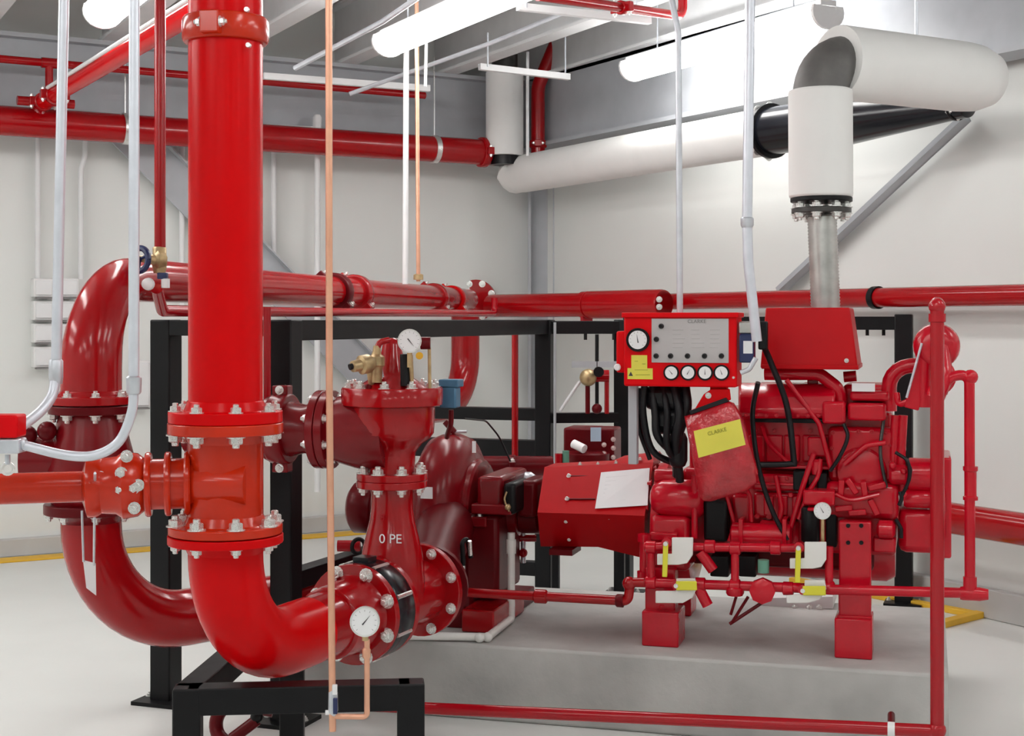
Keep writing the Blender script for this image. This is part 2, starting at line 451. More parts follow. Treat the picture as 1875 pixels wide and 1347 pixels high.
# thin sprinkler line above it
s0, s1 = LW(-60, 106, 0.55), LW(778, 172, 0.55)
s0.z = s1.z = (s0.z + s1.z) / 2
sp = run('sprinkler_pipe', 'thin red pipe high on the left wall above the thick header', 'pipe', [s0 - hd * 4, s1], 0.026, 'pipe_red', seg=12)
q = LW(90, 118, 0.55); q.z = s0.z
M().tube([q, Vector((q.x, q.y, hz + 0.15))], 0.026, 12).build('drop_pipe', 'pipe_red', sp)
M().lathe(q - hd * 0.05, hd, [(0, 0.034), (0.10, 0.034)], 14).build('tee_fitting', 'pipe_red', sp)
# branch coming toward the viewer
b0 = LW(72, 205, 0.45); b0.z = hz + 0.12
b1 = b0 + RB * 6.0
br = thing('branch_pipe', 'red pipe slanting from the header towards the top of the riser', 'pipe', b0)
M().tube([b0, b1], 0.050, 16).build('pipe', 'red', br)
M().tube([b0 - LA * 0.055 + RB * 0.5 + Z3 * 0.035, b0 - LA * 0.055 + RB * 6.0 + Z3 * 0.035], 0.012, 10).build('highlight_tube', 'white_tube', br)  # white tube stands in for the lamp highlight along the red pipe
coupling(br, b0 + RB * 0.12, RB, 0.045, 0.06, 'pipe_red', lift=0.016)
coupling(br, b0 + RB * 0.45, RB, 0.045, 0.06, 'pipe_red', lift=0.016)
M().tube([b0, Vector((b0.x, b0.y, hz))], 0.055, 14).build('outlet', 'pipe_red', br)
M().tube([b0 - hd * 0.16 + RB * 0.1, b0 + hd * 0.2 + RB * 0.1], 0.03, 12).build('cross_fitting', 'pipe_red', br)
# red pipe rising beside the far vertical stack
p = LW(985, 275, 0.5)
vp = run('drop_pipe', 'red vertical pipe bending under the roof right of the white stack', 'pipe',
         [Vector((p.x, p.y, 2.72)), Vector((p.x, p.y, 3.42)), Vector((p.x + 0.16, p.y, 3.80))], 0.055, 'pipe_red', fil=0.25)
coupling(vp, Vector((p.x, p.y, 2.97)), Z3, 0.055, 0.06, 'pipe_red', lift=0.014)
# red pipe across the top right
p0, p1, p2 = W(985, -8, 7.6), W(1250, 30, 8.6), W(1265, 5, 8.6)
rp_ = run('overhead_pipe', 'thin red pipe under the roof at the top of the picture', 'pipe', [p0, p1, p1 + Z3 * 0.35], 0.028, 'pipe_red', fil=0.07)
coupling(rp_, p0 * 0.45 + p1 * 0.55, p1 - p0, 0.028, 0.05, 'pipe_red', lift=0.012)
# long red pipe along the right wall, at eye height
r0, r1 = RW(1228, 551, 0.22), RW(1990, 536, 0.22)
r0.z = r1.z = 1.725
rd = (r1 - r0).normalized()
rw = run('wall_pipe', 'long red pipe at eye height along the right wall behind the engine', 'pipe', [r0, r1 + rd * 5], 0.056, 'pipe_red')
q = RW(1225, 545, 0.22); q.z = 1.725
cw0, cw1 = W(900, 553, 11.0), W(1216, 556, 9.75); cw0.z = cw1.z = 1.705
cwd = (cw1 - cw0).normalized()
cw = run('corner_header', 'thick red header pipe across the corner from the flange to a rounded end', 'pipe', [cw0, cw1], 0.087, 'pipe_red', seg=28)
M().lathe(cw0.lerp(cw1, 0.60), cwd, [(0, 0.090), (0.01, 0.099), ((cw1 - cw0).length * 0.4 - 0.02, 0.101), ((cw1 - cw0).length * 0.4, 0.095)], 28).build('wide_sleeve', 'pipe_red', cw)
for dz in (0.03, -0.02): bolt(cw1 - cwd * 0.03 + Vector((-0.02, -0.097, dz)), -Y3, cw, 0.014)
kq = cw0.lerp(cw1, 0.58); M().lathe(kq - cwd * 0.03, cwd, [(0, 0.087), (0.004, 0.097), (0.055, 0.097), (0.06, 0.087)], 28).build('weld_ring', 'pipe_red', cw)
M().box(kq + cwd * 0.0 - Z3 * 0.10, (0.012, 0.05, 0.04), (cwd, Z3.cross(cwd), Z3)).build('saddle', 'thin_red', cw)
for x in (1605,):
    q = RW(x, 545, 0.22); q.z = 1.725; clamp(rw, q, rd, 0.057, 'black', up=0)
# low wide pipe on the right
q0, q1 = RW(1690, 955, 0.35), RW(1990, 970, 0.35)
q0.z = q1.z = (q0.z + q1.z) / 2
lo_ = run('low_pipe', 'thick red pipe low along the right wall beyond the standpipe', 'pipe', [q0 - (q1 - q0) * 0.2, q1 + (q1 - q0) * 5], 0.082, 'pipe_red')
clamp(lo_, q0 + (q1 - q0) * 0.1, q1 - q0, 0.083, 'pipe_red', up=0)

# cabinets and conduits on the left wall
def wallbox(px, py0, py1, wpx, label):
    a, b = LW(px, py1, 0.0), LW(px, py0, 0.0); w = (LW(px + wpx, py1, 0) - a).length
    t = thing('switch_box', label, 'box', a, 'white boxes on the left wall')
    c = (a + b) / 2 + LA * w / 2 + RB * 0.05
    M().box(c, (w / 2, 0.05, (b.z - a.z) / 2), (LA, RB, Z3)).build('body', 'lamp_white', t, bevel=0.006)
    M().box(c + RB * 0.054, (w / 2 - 0.012, 0.005, (b.z - a.z) / 2 - 0.014), (LA, RB, Z3)).build('cover', 'white_tube', t, bevel=0.003)
    M().box(c + RB * 0.05 - Z3 * ((b.z - a.z) / 2 + 0.006), (w / 2 * 0.8, 0.03, 0.005), (LA, RB, Z3)).build('latch', 'faint_ink', t)
for i, (y0, y1) in enumerate(((510, 544), (551, 586), (592, 627), (634, 672))):
    nth = ('top', 'second', 'third', 'bottom')[i]
    wallbox(56, y0, y1, 36, nth + ' white box of the left column on the left wall')
    wallbox(104, y0, y1, 34, nth + ' white box of the column partly hidden by the suction elbow')
for x, y0, y1, lab in ((69, 250, 511, 'thin grey conduit above the left column of white boxes'), (148, 285, 511, 'thin grey conduit above the partly hidden white boxes')):
    pts = [LW(x, y1, 0.06), LW(x, y0 + 25, 0.06), LW(x + (8 if x > 100 else 0), y0, 0.06), LW(x + (8 if x > 100 else 0), 215, 0.10)]
    run('wall_conduit', lab, 'conduit', pts, 0.018, 'white_tube', fil=0.1, seg=10)
for x, lab in ((333, 'thin white conduit on the left wall just left of the riser'), (501, 'thin white conduit on the left wall just right of the riser')):
    run('wall_conduit', lab, 'conduit', [LW(x, 560, 0.06), LW(x, 255, 0.06)], 0.02, 'white_tube', seg=10)
wc = run('wall_conduit', 'white conduit with a capped top right of the riser and left of the copper pipe', 'conduit', [LW(581, 900, 0.3), LW(581, 222, 0.3)], 0.022, 'white_tube', seg=12)
M().lathe(LW(581, 245, 0.3), Z3, [(0, 0.025), (0.02, 0.034), (0.12, 0.034), (0.14, 0.02)], 14).build('cap', 'white_tube', wc)
M().tube([LW(480, 231, 0.3), LW(578, 236, 0.3)], 0.018, 10).build('cross_arm', 'white_tube', wc)
# wall box behind the frame
q = LW(262, 700, 0)
wallbox(238, 660, 745, 30, 'pale box on the left wall between the suction elbow and the black post')

# hanging conduits and struts under the roof
run('hanging_conduit', 'white vertical conduit left of the thin copper pipe in the middle', 'conduit', [W(742, 520, 8.9), W(744, 60, 8.9)], 0.018, 'white_tube', seg=10)
run('hanger_rod', 'short white rod hanging beside the thin copper pipe', 'rod', [W(779, 158, 8.9), W(781, 60, 8.9)], 0.010, 'white_tube', seg=8)
def strut(p0, p1, label, w=0.041):
    d = (p1 - p0).normalized(); s = Z3.cross(d).normalized(); h = w / 2; t = 0.006
    prof = [(-h, -h), (h, -h), (h, h), (h * 0.4, h), (h * 0.4, h - t), (h - t, h - t), (h - t, -h + t), (-h + t, -h + t), (-h + t, h - t), (-h * 0.4, h - t), (-h * 0.4, h), (-h, h)]
    return tag(M().prism([p0 + s * x + Z3 * z for x, z in prof], p1 - p0).build('strut_channel', 'white_tube'), label, 'strut')
strut(W(878, 122, 9.6), W(1042, 141, 9.9), 'pale strut channel hanging above the white vertical stack')
strut(W(482, 139, 9.4), W(786, 162, 9.9), 'pale strut channel along the thin red wall pipe right of the riser')
strut(W(948, 12, 8.2), W(1190, 38, 8.6), 'pale strut channel under the roof at the top middle')
for x, y0, y1, Y, wh in ((893, 122, 60, 9.6, 'left end of the strut above the white stack'), (1035, 140, 60, 9.9, 'right end of the strut above the white stack'), (964, 14, -40, 8.2, 'left end of the strut at the top middle'), (1165, 36, -40, 8.6, 'right end of the strut at the top middle')):
    run('threaded_rod', 'thin threaded rod at the ' + wh, 'rod', [W(x, y0, Y), W(x, y1, Y)], 0.006, 'galv', seg=6, group='threaded rods of the strut channels')
run('hanging_conduit', 'thin grey conduit crossing under the roof joists towards the lamp', 'conduit', [W(640, 172, 9.2), W(900, 78, 9.2), W(1040, 20, 9.2)], 0.014, 'galv', seg=8)
run('hanging_conduit', 'thin pinkish conduit under the roof between riser and middle lamp', 'conduit', [W(540, 125, 8.4), W(700, 40, 8.0), W(770, -8, 7.8)], 0.016, 'galv', seg=8)
run('hanging_conduit', 'thin grey conduit on the far side of the red drop pipe', 'conduit', [W(966, 285, 10.8), W(966, 95, 10.8)], 0.012, 'white_tube', seg=8)

# ------------------------------------------------------------------ exhaust
# long duct on the right wall with its stack
d0, d1 = RW(948, 322, 0.45), RW(1408, 237, 0.45)
d0.z = d1.z = 2.73
dd = (d1 - d0).normalized()
du = thing('exhaust_duct', 'long white insulated duct along the right wall with a vertical stack', 'duct', Vector((d0.x, d0.y, 2.5)))
M().tube(fillet([d0 + Vector((-0.05, 0.02, 0.06)), d0, d1], 0.16), [0.12] + [0.145] * (len(fillet([d0 + Vector((-0.05, 0.02, 0.06)), d0, d1], 0.16)) - 1), 28).build('duct', 'lagging', du)
M().ball(d0 - dd * 0.02, 0.146, 24).build('end_cap', 'lagging', du)
vs = W(924, 290, (d0.y) - 0.12)
M().tube([Vector((vs.x, vs.y, vs.z + 0.02)), Vector((vs.x, vs.y, vs.z + 0.66))], 0.145, 28).build('stack', 'lagging', du)
M().tube([Vector((vs.x, vs.y, vs.z - 0.05)), Vector((vs.x, vs.y, vs.z + 0.03))], 0.11, 20).build('collar', 'rubber', du)
M().lathe(Vector((vs.x, vs.y, vs.z + 0.66)), Z3, [(0, 0.10), (0.35, 0.10)], 20).build('stack_shade_stub', 'cast_dark', du)  # dark stub stands in for the black shadow above the stack
# black cone
e1 = RW(1785, 214, 0.45); e1.z = 2.69
cn = thing('exhaust_cone', 'black tapered exhaust section fixed under the big white duct', 'exhaust', d1)
L_ = (e1 - d1).length; cd = (e1 - d1).normalized()
M().lathe(d1 + cd * 0.03, cd, [(0, 0.142), (0.60, 0.140), (L_ - 0.22, 0.074), (L_ - 0.08, 0.066), (L_ - 0.06, 0.03), (L_, 0.03)], 28).build('cone', 'black_gloss', cn)
fl = flange(cn, d1 + cd * 0.02, cd, 0.165, 0.03, 'black', rb=0.152, nb=10, bolts=-1, br=0.018, bevel=0.002)
flange(cn, e1 - cd * 0.12, cd, 0.075, 0.02, 'black', rb=0.06, nb=6, bolts=2, br=0.010)
# engine stack
XS = EP(1510, 560, 0.34)
ys = XS.y
ex = thing('engine_exhaust', 'white insulated exhaust rising from the engine with grey elbow and side duct', 'exhaust', Vector((XS.x, XS.y, XS.z - 0.05)))
def zat(y): return EYE - (y - HY) * ys / F
ax_ = Vector((XS.x, XS.y, 0)); lean = Vector(((1502 - 1510) * ys / F, 0, 0))
def sa(y, dx=0): return Vector((XS.x + (dx) * ys / F, XS.y, zat(y)))
pts = [sa(572, 2), sa(395, -5)]
fx = M()
pr = []; Lf = (pts[1] - pts[0]).length
for k in range(61):
    pr.append((Lf * k / 60, pxr(25.5, ys) + (0.0035 if k % 2 else 0)))
fx.lathe(pts[0], pts[1] - pts[0], pr, 24).build('flexible_pipe', 'stainless', ex, sharp=60)
flange(ex, sa(386, -6), Z3, pxr(54, ys), 0.022, 'cast_dark', rb=pxr(46, ys), nb=8, bolts=2, br=0.016, name='lower_flange')
flange(ex, sa(366, -6), Z3, pxr(56, ys), 0.018, 'black', name='upper_flange')
M().tube([sa(362, -7), sa(165, -8)], pxr(58, ys), 32).build('insulated_riser', 'lagging', ex, bevel=0.01)
kd = LA
k0 = sa(110, -8); k1 = k0 + kd * 0.09; k2 = k1 + kd * 0.84
M().tube(fillet([sa(175, -8), k0 + Z3 * 0.0, k0 + kd * 0.34], 0.17, 9), pxr(50, ys), 28).build('elbow', 'foil', ex)
M().lathe(k1 + kd * 0.0, kd, [(0, 0.105), (0, 0.150), (0.01, 0.152), (0.70, 0.152), (0.80, 0.145), (0.88, 0.12), (0.92, 0.07), (0.93, 0.02)], 36).build('insulated_duct', 'lagging', ex, sharp=60)
M().tube([k1 + kd * 0.45 + Z3 * 0.15, k1 + kd * 0.45 + Z3 * 1.1], 0.008, 8).build('hanger_rod', 'galv', ex)

# ------------------------------------------------------------------ pad and floor marks
PC = ZP(1737, 1236, PADZ)      # front right corner
padL, padD = 2.62, 1.28
pc = PC - U * padL / 2 + V * padD / 2
tag(M().box(Vector((pc.x, pc.y, PADZ / 2)), (padL / 2, padD / 2, PADZ / 2), (U, V, Z3)).build('concrete_plinth', 'concrete', bevel=0.012), 'grey concrete plinth under the pump and the red engine', 'plinth')
def stripe(a, b, w, label, h=0.012):
    d = (b - a).normalized(); s = Z3.cross(d)
    return tag(M().box((a + b) / 2 + Z3 * h / 2, ((b - a).length / 2, w / 2, h / 2), (d, s, Z3)).build('floor_line', 'floor_yellow', bevel=0.003), label, 'floor line')
stripe(ZP(-150, 1038, 0) - LA * 4, ZP(900, 957, 0), 0.16, 'yellow line on the floor along the foot of the left wall')
stripe(ZP(1450, 1065, 0), ZP(1793, 1131, 0), 0.055, 'yellow line on the floor behind the engine, right of the plinth', 0.03)
stripe(ZP(1797, 1129, 0), ZP(1640, 1170, 0), 0.055, 'short yellow line on the floor meeting the other beside the standpipe', 0.034)

# ------------------------------------------------------------------ black pipe rack
TR = math.radians(20)
RU = Vector((math.cos(TR), -math.sin(TR), 0)); RV = Vector((math.sin(TR), math.cos(TR), 0))
def foot(px, Y):
    q = W(px, HY, Y); return Vector((q.x, q.y, 0))
P1, P2, P3, P4, P5 = foot(304, 6.07), foot(524, 5.75), foot(998, 8.4), foot(1142, 8.45), foot(1655, 8.15)
rack = thing('pipe_rack', 'black square steel tube rack carrying the upper red pipe', 'rack', P1)
PH = 1.60
def post(t, p, h, w=0.048, plate=True, ax=(RU, RV, Z3), m='black', z0=0.0):
    o = M().box(p + Z3 * (z0 + h) / 2, (w, w, (h - z0) / 2), ax).build('post', m, t, bevel=0.006)
    if plate:
        b = M().box(p + Z3 * 0.008, (w + 0.055, w + 0.055, 0.008), ax).build('base_plate', m, t)
        for i in (-1, 1): bolt(p + ax[0] * i * (w + 0.035) + Z3 * 0.016, Z3, b, 0.010)
    return o
def beam(t, a, b, z, h=0.075, w=0.075, m='black', name='beam'):
    a = Vector((a.x, a.y, z)); b = Vector((b.x, b.y, z)); d = (b - a).normalized(); s = Z3.cross(d)
    return M().box((a + b) / 2, ((b - a).length / 2, w / 2, h / 2), (d, s, Z3)).build(name, m, t, bevel=0.004)
for p in (P1, P2, P3, P4): post(rack, p, PH)
post(rack, P5, PH + 0.03)
beam(rack, P1, P2, PH - 0.034, 0.065); beam(rack, P2, P3, PH - 0.042, 0.083); beam(rack, P3, P4, PH - 0.045, 0.075)
beam(rack, P4, P5, PH - 0.02, 0.075); beam(rack, P1, P1 + (P3 - P2), PH - 0.034, 0.065)
beam(rack, P2, P2 + (P3 - P2) * 0.28, 0.56, 0.075)
HB = foot(705, 8.7)
post(rack, HB, 1.09, 0.04)
beam(rack, HB, P3, 1.05, 0.072); beam(rack, HB, P3, 0.845, 0.11); beam(rack, HB, P3, 0.155, 0.08)
beam(rack, P3, P4, 1.03, 0.058)
# pipe saddles and hanging bolts
for x in (1588, 1618):
    M().tube([W(x, 596, 8.2), W(x, 614, 8.2)], 0.010, 8).build('hanging_bolt', 'black', rack)
for x in (1072, 1124):
    M().tube([W(x, 610, 8.4), W(x, 622, 8.4)], 0.010, 8).build('hanging_bolt', 'black', rack)
M().tube([W(1093, 612, 8.4), W(1093, 750, 8.4)], 0.011, 8).build('hanging_rod', 'black', rack)
M().box(W(1088, 667, 8.4), (0.13, 0.01, 0.018)).build('cross_bar', 'steel_grey', rack)
M().tube([W(1025, 752, 8.35), W(1062, 698, 8.35)], 0.010, 8).build('diagonal_rod', 'white_tube', rack)
M().tube([W(1016, 590, 8.33), W(1016, 1085, 8.33)], 0.008, 8).build('lit_edge_strip', 'steel_grey', rack)  # grey strip stands in for the bright side face of the post

# small valve set standing in the rack opening
vt = thing('valve_set', 'small orange and red valve with two drop pipes in the rack opening', 'valve', W(1090, 756, 8.3))
M().tube([W(1076, 757, 8.3), W(1076, 700, 8.3)], 0.014, 10).build('pipe', 'maroon', vt)
M().tube([W(1111, 757, 8.3), W(1111, 695, 8.3)], 0.014, 10).build('pipe', 'valve_red', vt)
M().ball(W(1077, 691, 8.28), 0.05, 16).build('orange_body', 'brass', vt)
M().tube([W(1080, 688, 8.3), W(1115, 688, 8.3)], 0.035, 14).build('body', 'valve_red', vt)
M().lathe(W(1095, 680, 8.26), -Y3, [(0, 0.02), (0.05, 0.02), (0.05, 0.03), (0.07, 0.03)], 12).build('knob', 'black', vt)
M().ball(W(1093, 748, 8.3), 0.03, 12).build('drain_cup', 'maroon', vt)
# maroon motor behind
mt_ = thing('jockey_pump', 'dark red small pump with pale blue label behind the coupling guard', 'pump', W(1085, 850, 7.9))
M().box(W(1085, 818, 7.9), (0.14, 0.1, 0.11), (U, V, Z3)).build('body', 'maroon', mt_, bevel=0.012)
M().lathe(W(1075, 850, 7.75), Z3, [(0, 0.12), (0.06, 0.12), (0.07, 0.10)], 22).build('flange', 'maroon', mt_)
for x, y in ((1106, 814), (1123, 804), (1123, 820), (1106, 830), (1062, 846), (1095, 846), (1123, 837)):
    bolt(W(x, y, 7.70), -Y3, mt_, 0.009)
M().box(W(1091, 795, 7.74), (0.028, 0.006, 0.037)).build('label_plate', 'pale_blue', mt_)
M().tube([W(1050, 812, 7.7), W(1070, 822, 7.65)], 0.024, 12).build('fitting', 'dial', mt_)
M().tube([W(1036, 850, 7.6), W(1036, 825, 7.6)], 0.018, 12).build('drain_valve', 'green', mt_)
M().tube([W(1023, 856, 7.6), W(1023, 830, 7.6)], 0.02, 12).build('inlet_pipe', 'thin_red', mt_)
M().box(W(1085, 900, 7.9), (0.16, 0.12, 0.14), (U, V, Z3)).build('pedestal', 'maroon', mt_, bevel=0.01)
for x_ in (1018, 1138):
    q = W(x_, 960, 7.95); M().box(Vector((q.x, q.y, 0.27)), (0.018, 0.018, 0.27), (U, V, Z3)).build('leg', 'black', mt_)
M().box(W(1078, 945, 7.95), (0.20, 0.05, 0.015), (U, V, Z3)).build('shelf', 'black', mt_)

# ------------------------------------------------------------------ riser
XR, YR, PR = -0.841, 4.25, 0.108
def zr(y): return EYE - (y - HY) * YR / F
AR = math.radians(23.5); DR = Vector((math.sin(AR), math.cos(AR), 0))
RC = Vector((XR, YR, 0)); ZL = 0.595
riser = thing('fire_riser', 'tall bright red riser pipe with flanged orange tee and bottom elbow', 'pipe', Vector((XR, YR, 0.48)))
M().tube([RC + Z3 * 1.31, RC + Z3 * CEIL], PR, 40).build('pipe', 'red', riser)
coupling(riser, RC + Z3 * zr(57), Z3, PR, 0.075, 'orange_red', lug=Vector((-0.12, -1, 0)), lift=0.018)
for x, y in ((452, 18), (455, 83)):
    M().lathe(W(x, y, 4.16), -Y3, [(0, 0.009), (0.01, 0.007)], 10).build('rivet', 'zinc', riser)
flange(riser, RC + Z3 * (zr(762)), Z3, 0.166, 0.034, 'red', rb=0.146, bolts=1, rh=0.109, hub=0.03, br=0.014)
flange(riser, RC + Z3 * (zr(783)), Z3, 0.168, 0.032, 'orange_red', rb=0.146, bolts=-1, rh=0.109, hub=-0.03, br=0.018)
tz = zr(882)
M().tube([RC + Z3 * (zr(795)), RC + Z3 * zr(960)], 0.110, 36).build('tee', 'orange_red', riser)
flange(riser, RC + Z3 * (zr(967)), Z3, 0.166, 0.026, 'orange_red', rb=0.146, bolts=1, rh=0.109, hub=0.03, br=0.018)
flange(riser, RC + Z3 * (zr(985)), Z3, 0.168, 0.026, 'red', rb=0.146, bolts=-1, rh=0.109, hub=-0.03, br=0.013)
EL = [RC + Z3 * 0.95, RC + Z3 * ZL, RC + Z3 * ZL + DR * 0.46]
M().tube(fillet(EL, 0.32, 14), PR + 0.001, 40).build('elbow', 'red', riser)
def sd(t): return RC + Z3 * ZL + DR * t
M().tube([sd(0.42), sd(0.59)], PR, 40).build('spool', 'valve_red', riser)
M().lathe(sd(0.575), DR, [(0, 0.112), (0.006, 0.120), (0.03, 0.122), (0.15, 0.125), (0.17, 0.14)], 40).build('hub', 'valve_red', riser)
flange(riser, sd(0.755), DR, 0.1715, 0.030, 'valve_red', rb=0.149, bolts=-1, br=0.017)
# wafer check valve
wf = thing('wafer_check_valve', 'black round wafer valve clamped between two red flanges', 'valve', sd(0.80) - Z3 * 0.17)
M().lathe(sd(0.772), DR, [(0, 0.168), (0.008, 0.172), (0.105, 0.172), (0.113, 0.166)], 44).build('body', 'black_gloss', wf, sharp=60)
M().box(sd(0.83) + Z3 * 0.172, (0.03, 0.03, 0.014), (DR.cross(Z3), DR, Z3)).build('boss', 'black_gloss', wf)
a_, b_, _ = basis(DR)
for k in range(8):
    w = 2 * math.pi * (k + 0.5) / 8; q = sd(0.776) + (a_ * math.cos(w) + b_ * math.sin(w)) * 0.166
    M().tube([q, q + DR * 0.10], 0.010, 8).build('stud', 'zinc', wf)

# discharge tee
TC = sd(1.03)
tee = thing('discharge_tee', 'red flanged tee with flared neck rising from the black wafer valve', 'pipe fitting', TC - Z3 * 0.17)
flange(tee, sd(0.90), DR, 0.1715, 0.028, 'valve_red')
M().tube([sd(0.90), sd(1.27)], 0.118, 40).build('body', 'valve_red', tee)
M().lathe(TC, Z3, [(0, 0.118), (0.06, 0.118), (0.12, 0.115), (0.18, 0.107), (0.235, 0.094), (0.285, 0.081), (0.33, 0.075), (0.38, 0.075), (0.41, 0.080)], 36).build('neck', 'valve_red', tee, sharp=70)
flange(tee, TC + Z3 * 0.418, Z3, 0.128, 0.026, 'valve_red', rb=0.108, bolts=-1, br=0.014)
flange(tee, sd(1.245), DR, 0.1715, 0.030, 'valve_red', rb=0.149, bolts=-1, br=0.014)
sdir = -DR
cr = Vector((TC.x * 0 + math.cos(0.0), 0, 0))
fr_ = Vector((-math.sin(0.1), -math.cos(0.1), 0))
lx = fr_.cross(Z3) * -1
for s, zz in (('8', 0.305), ('0 PE', 0.232), ('A', 0.165)):
    rr = 0.080 if zz > 0.28 else (0.096 if zz > 0.2 else 0.111)
    text(tee, s, 0.046 if len(s) > 1 else 0.034, TC + fr_ * (rr + 0.001) + Z3 * zz + lx * (0.012 if len(s) > 1 else -0.02), lx, Z3, 'dial' if len(s) > 1 else 'thin_red', lift=0.001)

# ------------------------------------------------------------------ relief valve
RVc = Vector((TC.x, TC.y, 0)); ry = TC.y
def zv(y): return EYE - (y - HY) * ry / F
rv = thing('relief_valve', 'large red relief valve with wide round cover and side outlet', 'valve', RVc + Z3 * zv(898))
flange(rv, RVc + Z3 * zv(871), Z3, 0.128, 0.026, 'valve_red', rb=0.108, bolts=1, br=0.017)
M().lathe(RVc + Z3 * zv(866), Z3, [(0, 0.086), (0.03, 0.082), (0.075, 0.084), (0.105, 0.105), (0.125, 0.135), (0.145, 0.150), (0.20, 0.154), (zv(742) - zv(866), 0.154)], 40).build('body', 'valve_red', rv, sharp=70)
M().lathe(RVc + Z3 * zv(743), Z3, [(0, 0.165), (0.006, 0.181), (0.062, 0.183), (0.068, 0.178)], 44).build('cover', 'valve_red', rv, sharp=50)
M().lathe(RVc + Z3 * (zv(743) + 0.066), Z3, [(0, 0.13), (0.02, 0.10), (0.045, 0.06), (0.06, 0.05), (0.155, 0.034), (0.17, 0.025), (0.178, 0.012)], 28).build('bonnet', 'valve_red', rv, sharp=60)
for k in range(10):
    w = 2 * math.pi * (k + 0.35) / 10; bolt(RVc + Vector((math.cos(w) * 0.155, math.sin(w) * 0.155, zv(743) + 0.068)), Z3, rv, 0.014)
oa = RVc + Z3 * zv(788); od = (-U * 1.0 - V * 0.05).normalized()
M().lathe(oa, od, [(0.0, 0.150), (0.12, 0.140), (0.19, 0.122), (0.24, 0.115)], 36).build('outlet', 'pump_red', rv, sharp=70)  # outlet side darker than the body: its shadow is put into the colour
flange(rv, oa + od * 0.235, od, 0.142, 0.030, 'pump_red', rb=0.120, bolts=-1, br=0.012)
flange(rv, oa + od * 0.268, od, 0.142, 0.030, 'pump_red', rb=0.120, bolts=1, br=0.012)
M().lathe(oa, od, [(0.275, 0.10), (0.33, 0.088), (0.40, 0.105), (0.44, 0.118), (0.47, 0.118)], 32).build('cone_spool', 'pump_red', rv, sharp=70)
coupling(rv, oa + od * 0.42, od, 0.112, 0.07, 'pump_red', lug=Z3)
M().tube([oa + od * 0.44, oa + od * 0.78], 0.105, 30).build('outlet_pipe', 'pump_red', rv)
# pilot trim on the cover
pt = thing('pilot_valve', 'brass pilot valve with black knob left of the red bonnet', 'valve', W(668, 706, 5.1))
M().tube([W(682, 712, 5.12), W(676, 672, 5.1), W(690, 640, 5.1)], 0.012, 10).build('tube', 'brass', pt)
M().lathe(W(683, 664, 5.08), W(640, 672, 5.02) - W(683, 664, 5.08), [(0, 0.022), (0.02, 0.034), (0.05, 0.034), (0.055, 0.022), (0.085, 0.02), (0.088, 0.012)], 18).build('body', 'brass', pt)
M().lathe(W(650, 669, 5.03), W(640, 672, 5.02) - W(650, 669, 5.03), [(0, 0.011), (0.022, 0.011)], 12).build('knob', 'black', pt)
M().lathe(W(690, 700, 5.1), Z3, [(0, 0.018), (0.05, 0.02), (0.06, 0.028), (0.09, 0.028), (0.10, 0.016), (0.13, 0.012)], 16).build('stem', 'brass', pt)
M().tube(fillet([W(690, 640, 5.1), W(695, 626, 5.1), W(712, 622, 5.12)], 0.02), 0.011, 10).build('elbow', 'valve_red', pt)
M().tube([W(700, 690, 5.12), W(688, 640, 5.1)], 0.007, 8).build('thin_tube', 'galv', pt)
M().tube(fillet([W(675, 707, 5.1), W(670, 722, 5.08), W(660, 735, 5.06)], 0.02), 0.014, 10).build('lower_elbow', 'maroon', pt)
gauge('white pressure gauge above the relief valve cover', W(750, 624, 5.02), Vector((0.05, -1, 0.02)), pxr(22, 5.02), stem=0.05, needle=-50)
M().tube([W(744, 645, 5.06), W(744, 702, 5.1)], 0.016, 12).build('x', 'black', None) if False else None
gp = thing('gauge_riser', 'black and brass riser tube holding the gauge above the relief valve', 'pipe', W(748, 706, 5.08))
M().tube([W(742, 706, 5.08), W(741, 648, 5.08)], 0.017, 12).build('black_tube', 'rubber', gp)
M().tube([W(754, 700, 5.08), W(752, 650, 5.06)], 0.008, 10).build('brass_tube', 'brass', gp)
M().tube(fillet([W(787, 715, 5.1), W(786, 632, 5.1), W(772, 625, 5.08)], 0.02), 0.006, 8).build('side_tube', 'brass', gp)
M().tube([W(770, 628, 5.08), W(788, 628, 5.08)], 0.022, 12).build('side_fitting', 'maroon', gp)
M().lathe(W(768, 651, 5.02), -Y3, [(0, 0.013), (0.003, 0.013)], 16).build('tag', 'amber', gp)
# blue actuator
ba = thing('blue_switch', 'blue switch box at the right rim of the relief valve cover', 'switch', W(824, 748, 5.3))
M().box(W(824, 727, 5.3), (0.032, 0.03, 0.038), (U, V, Z3)).build('box', 'blue', ba, bevel=0.006)
M().box(W(826, 701, 5.3), (0.038, 0.034, 0.014), (U, V, Z3)).build('lid', 'blue', ba, bevel=0.004)
M().tube([W(795, 704, 5.3), W(812, 704, 5.3)], 0.010, 10).build('conduit_stub', 'galv', ba)
M().tube(fillet([W(826, 750, 5.32), W(826, 775, 5.32), W(818, 800, 5.4)], 0.03), 0.010, 10).build('cable_gland', 'maroon', ba)
run('cable', 'thin dark cable curving from the blue switch over the black rack', 'cable', fillet([W(850, 766, 6.0), W(890, 770, 6.2), W(915, 800, 6.3), W(935, 845, 6.3)], 0.1), 0.004, 'rubber', seg=6, part='wire')

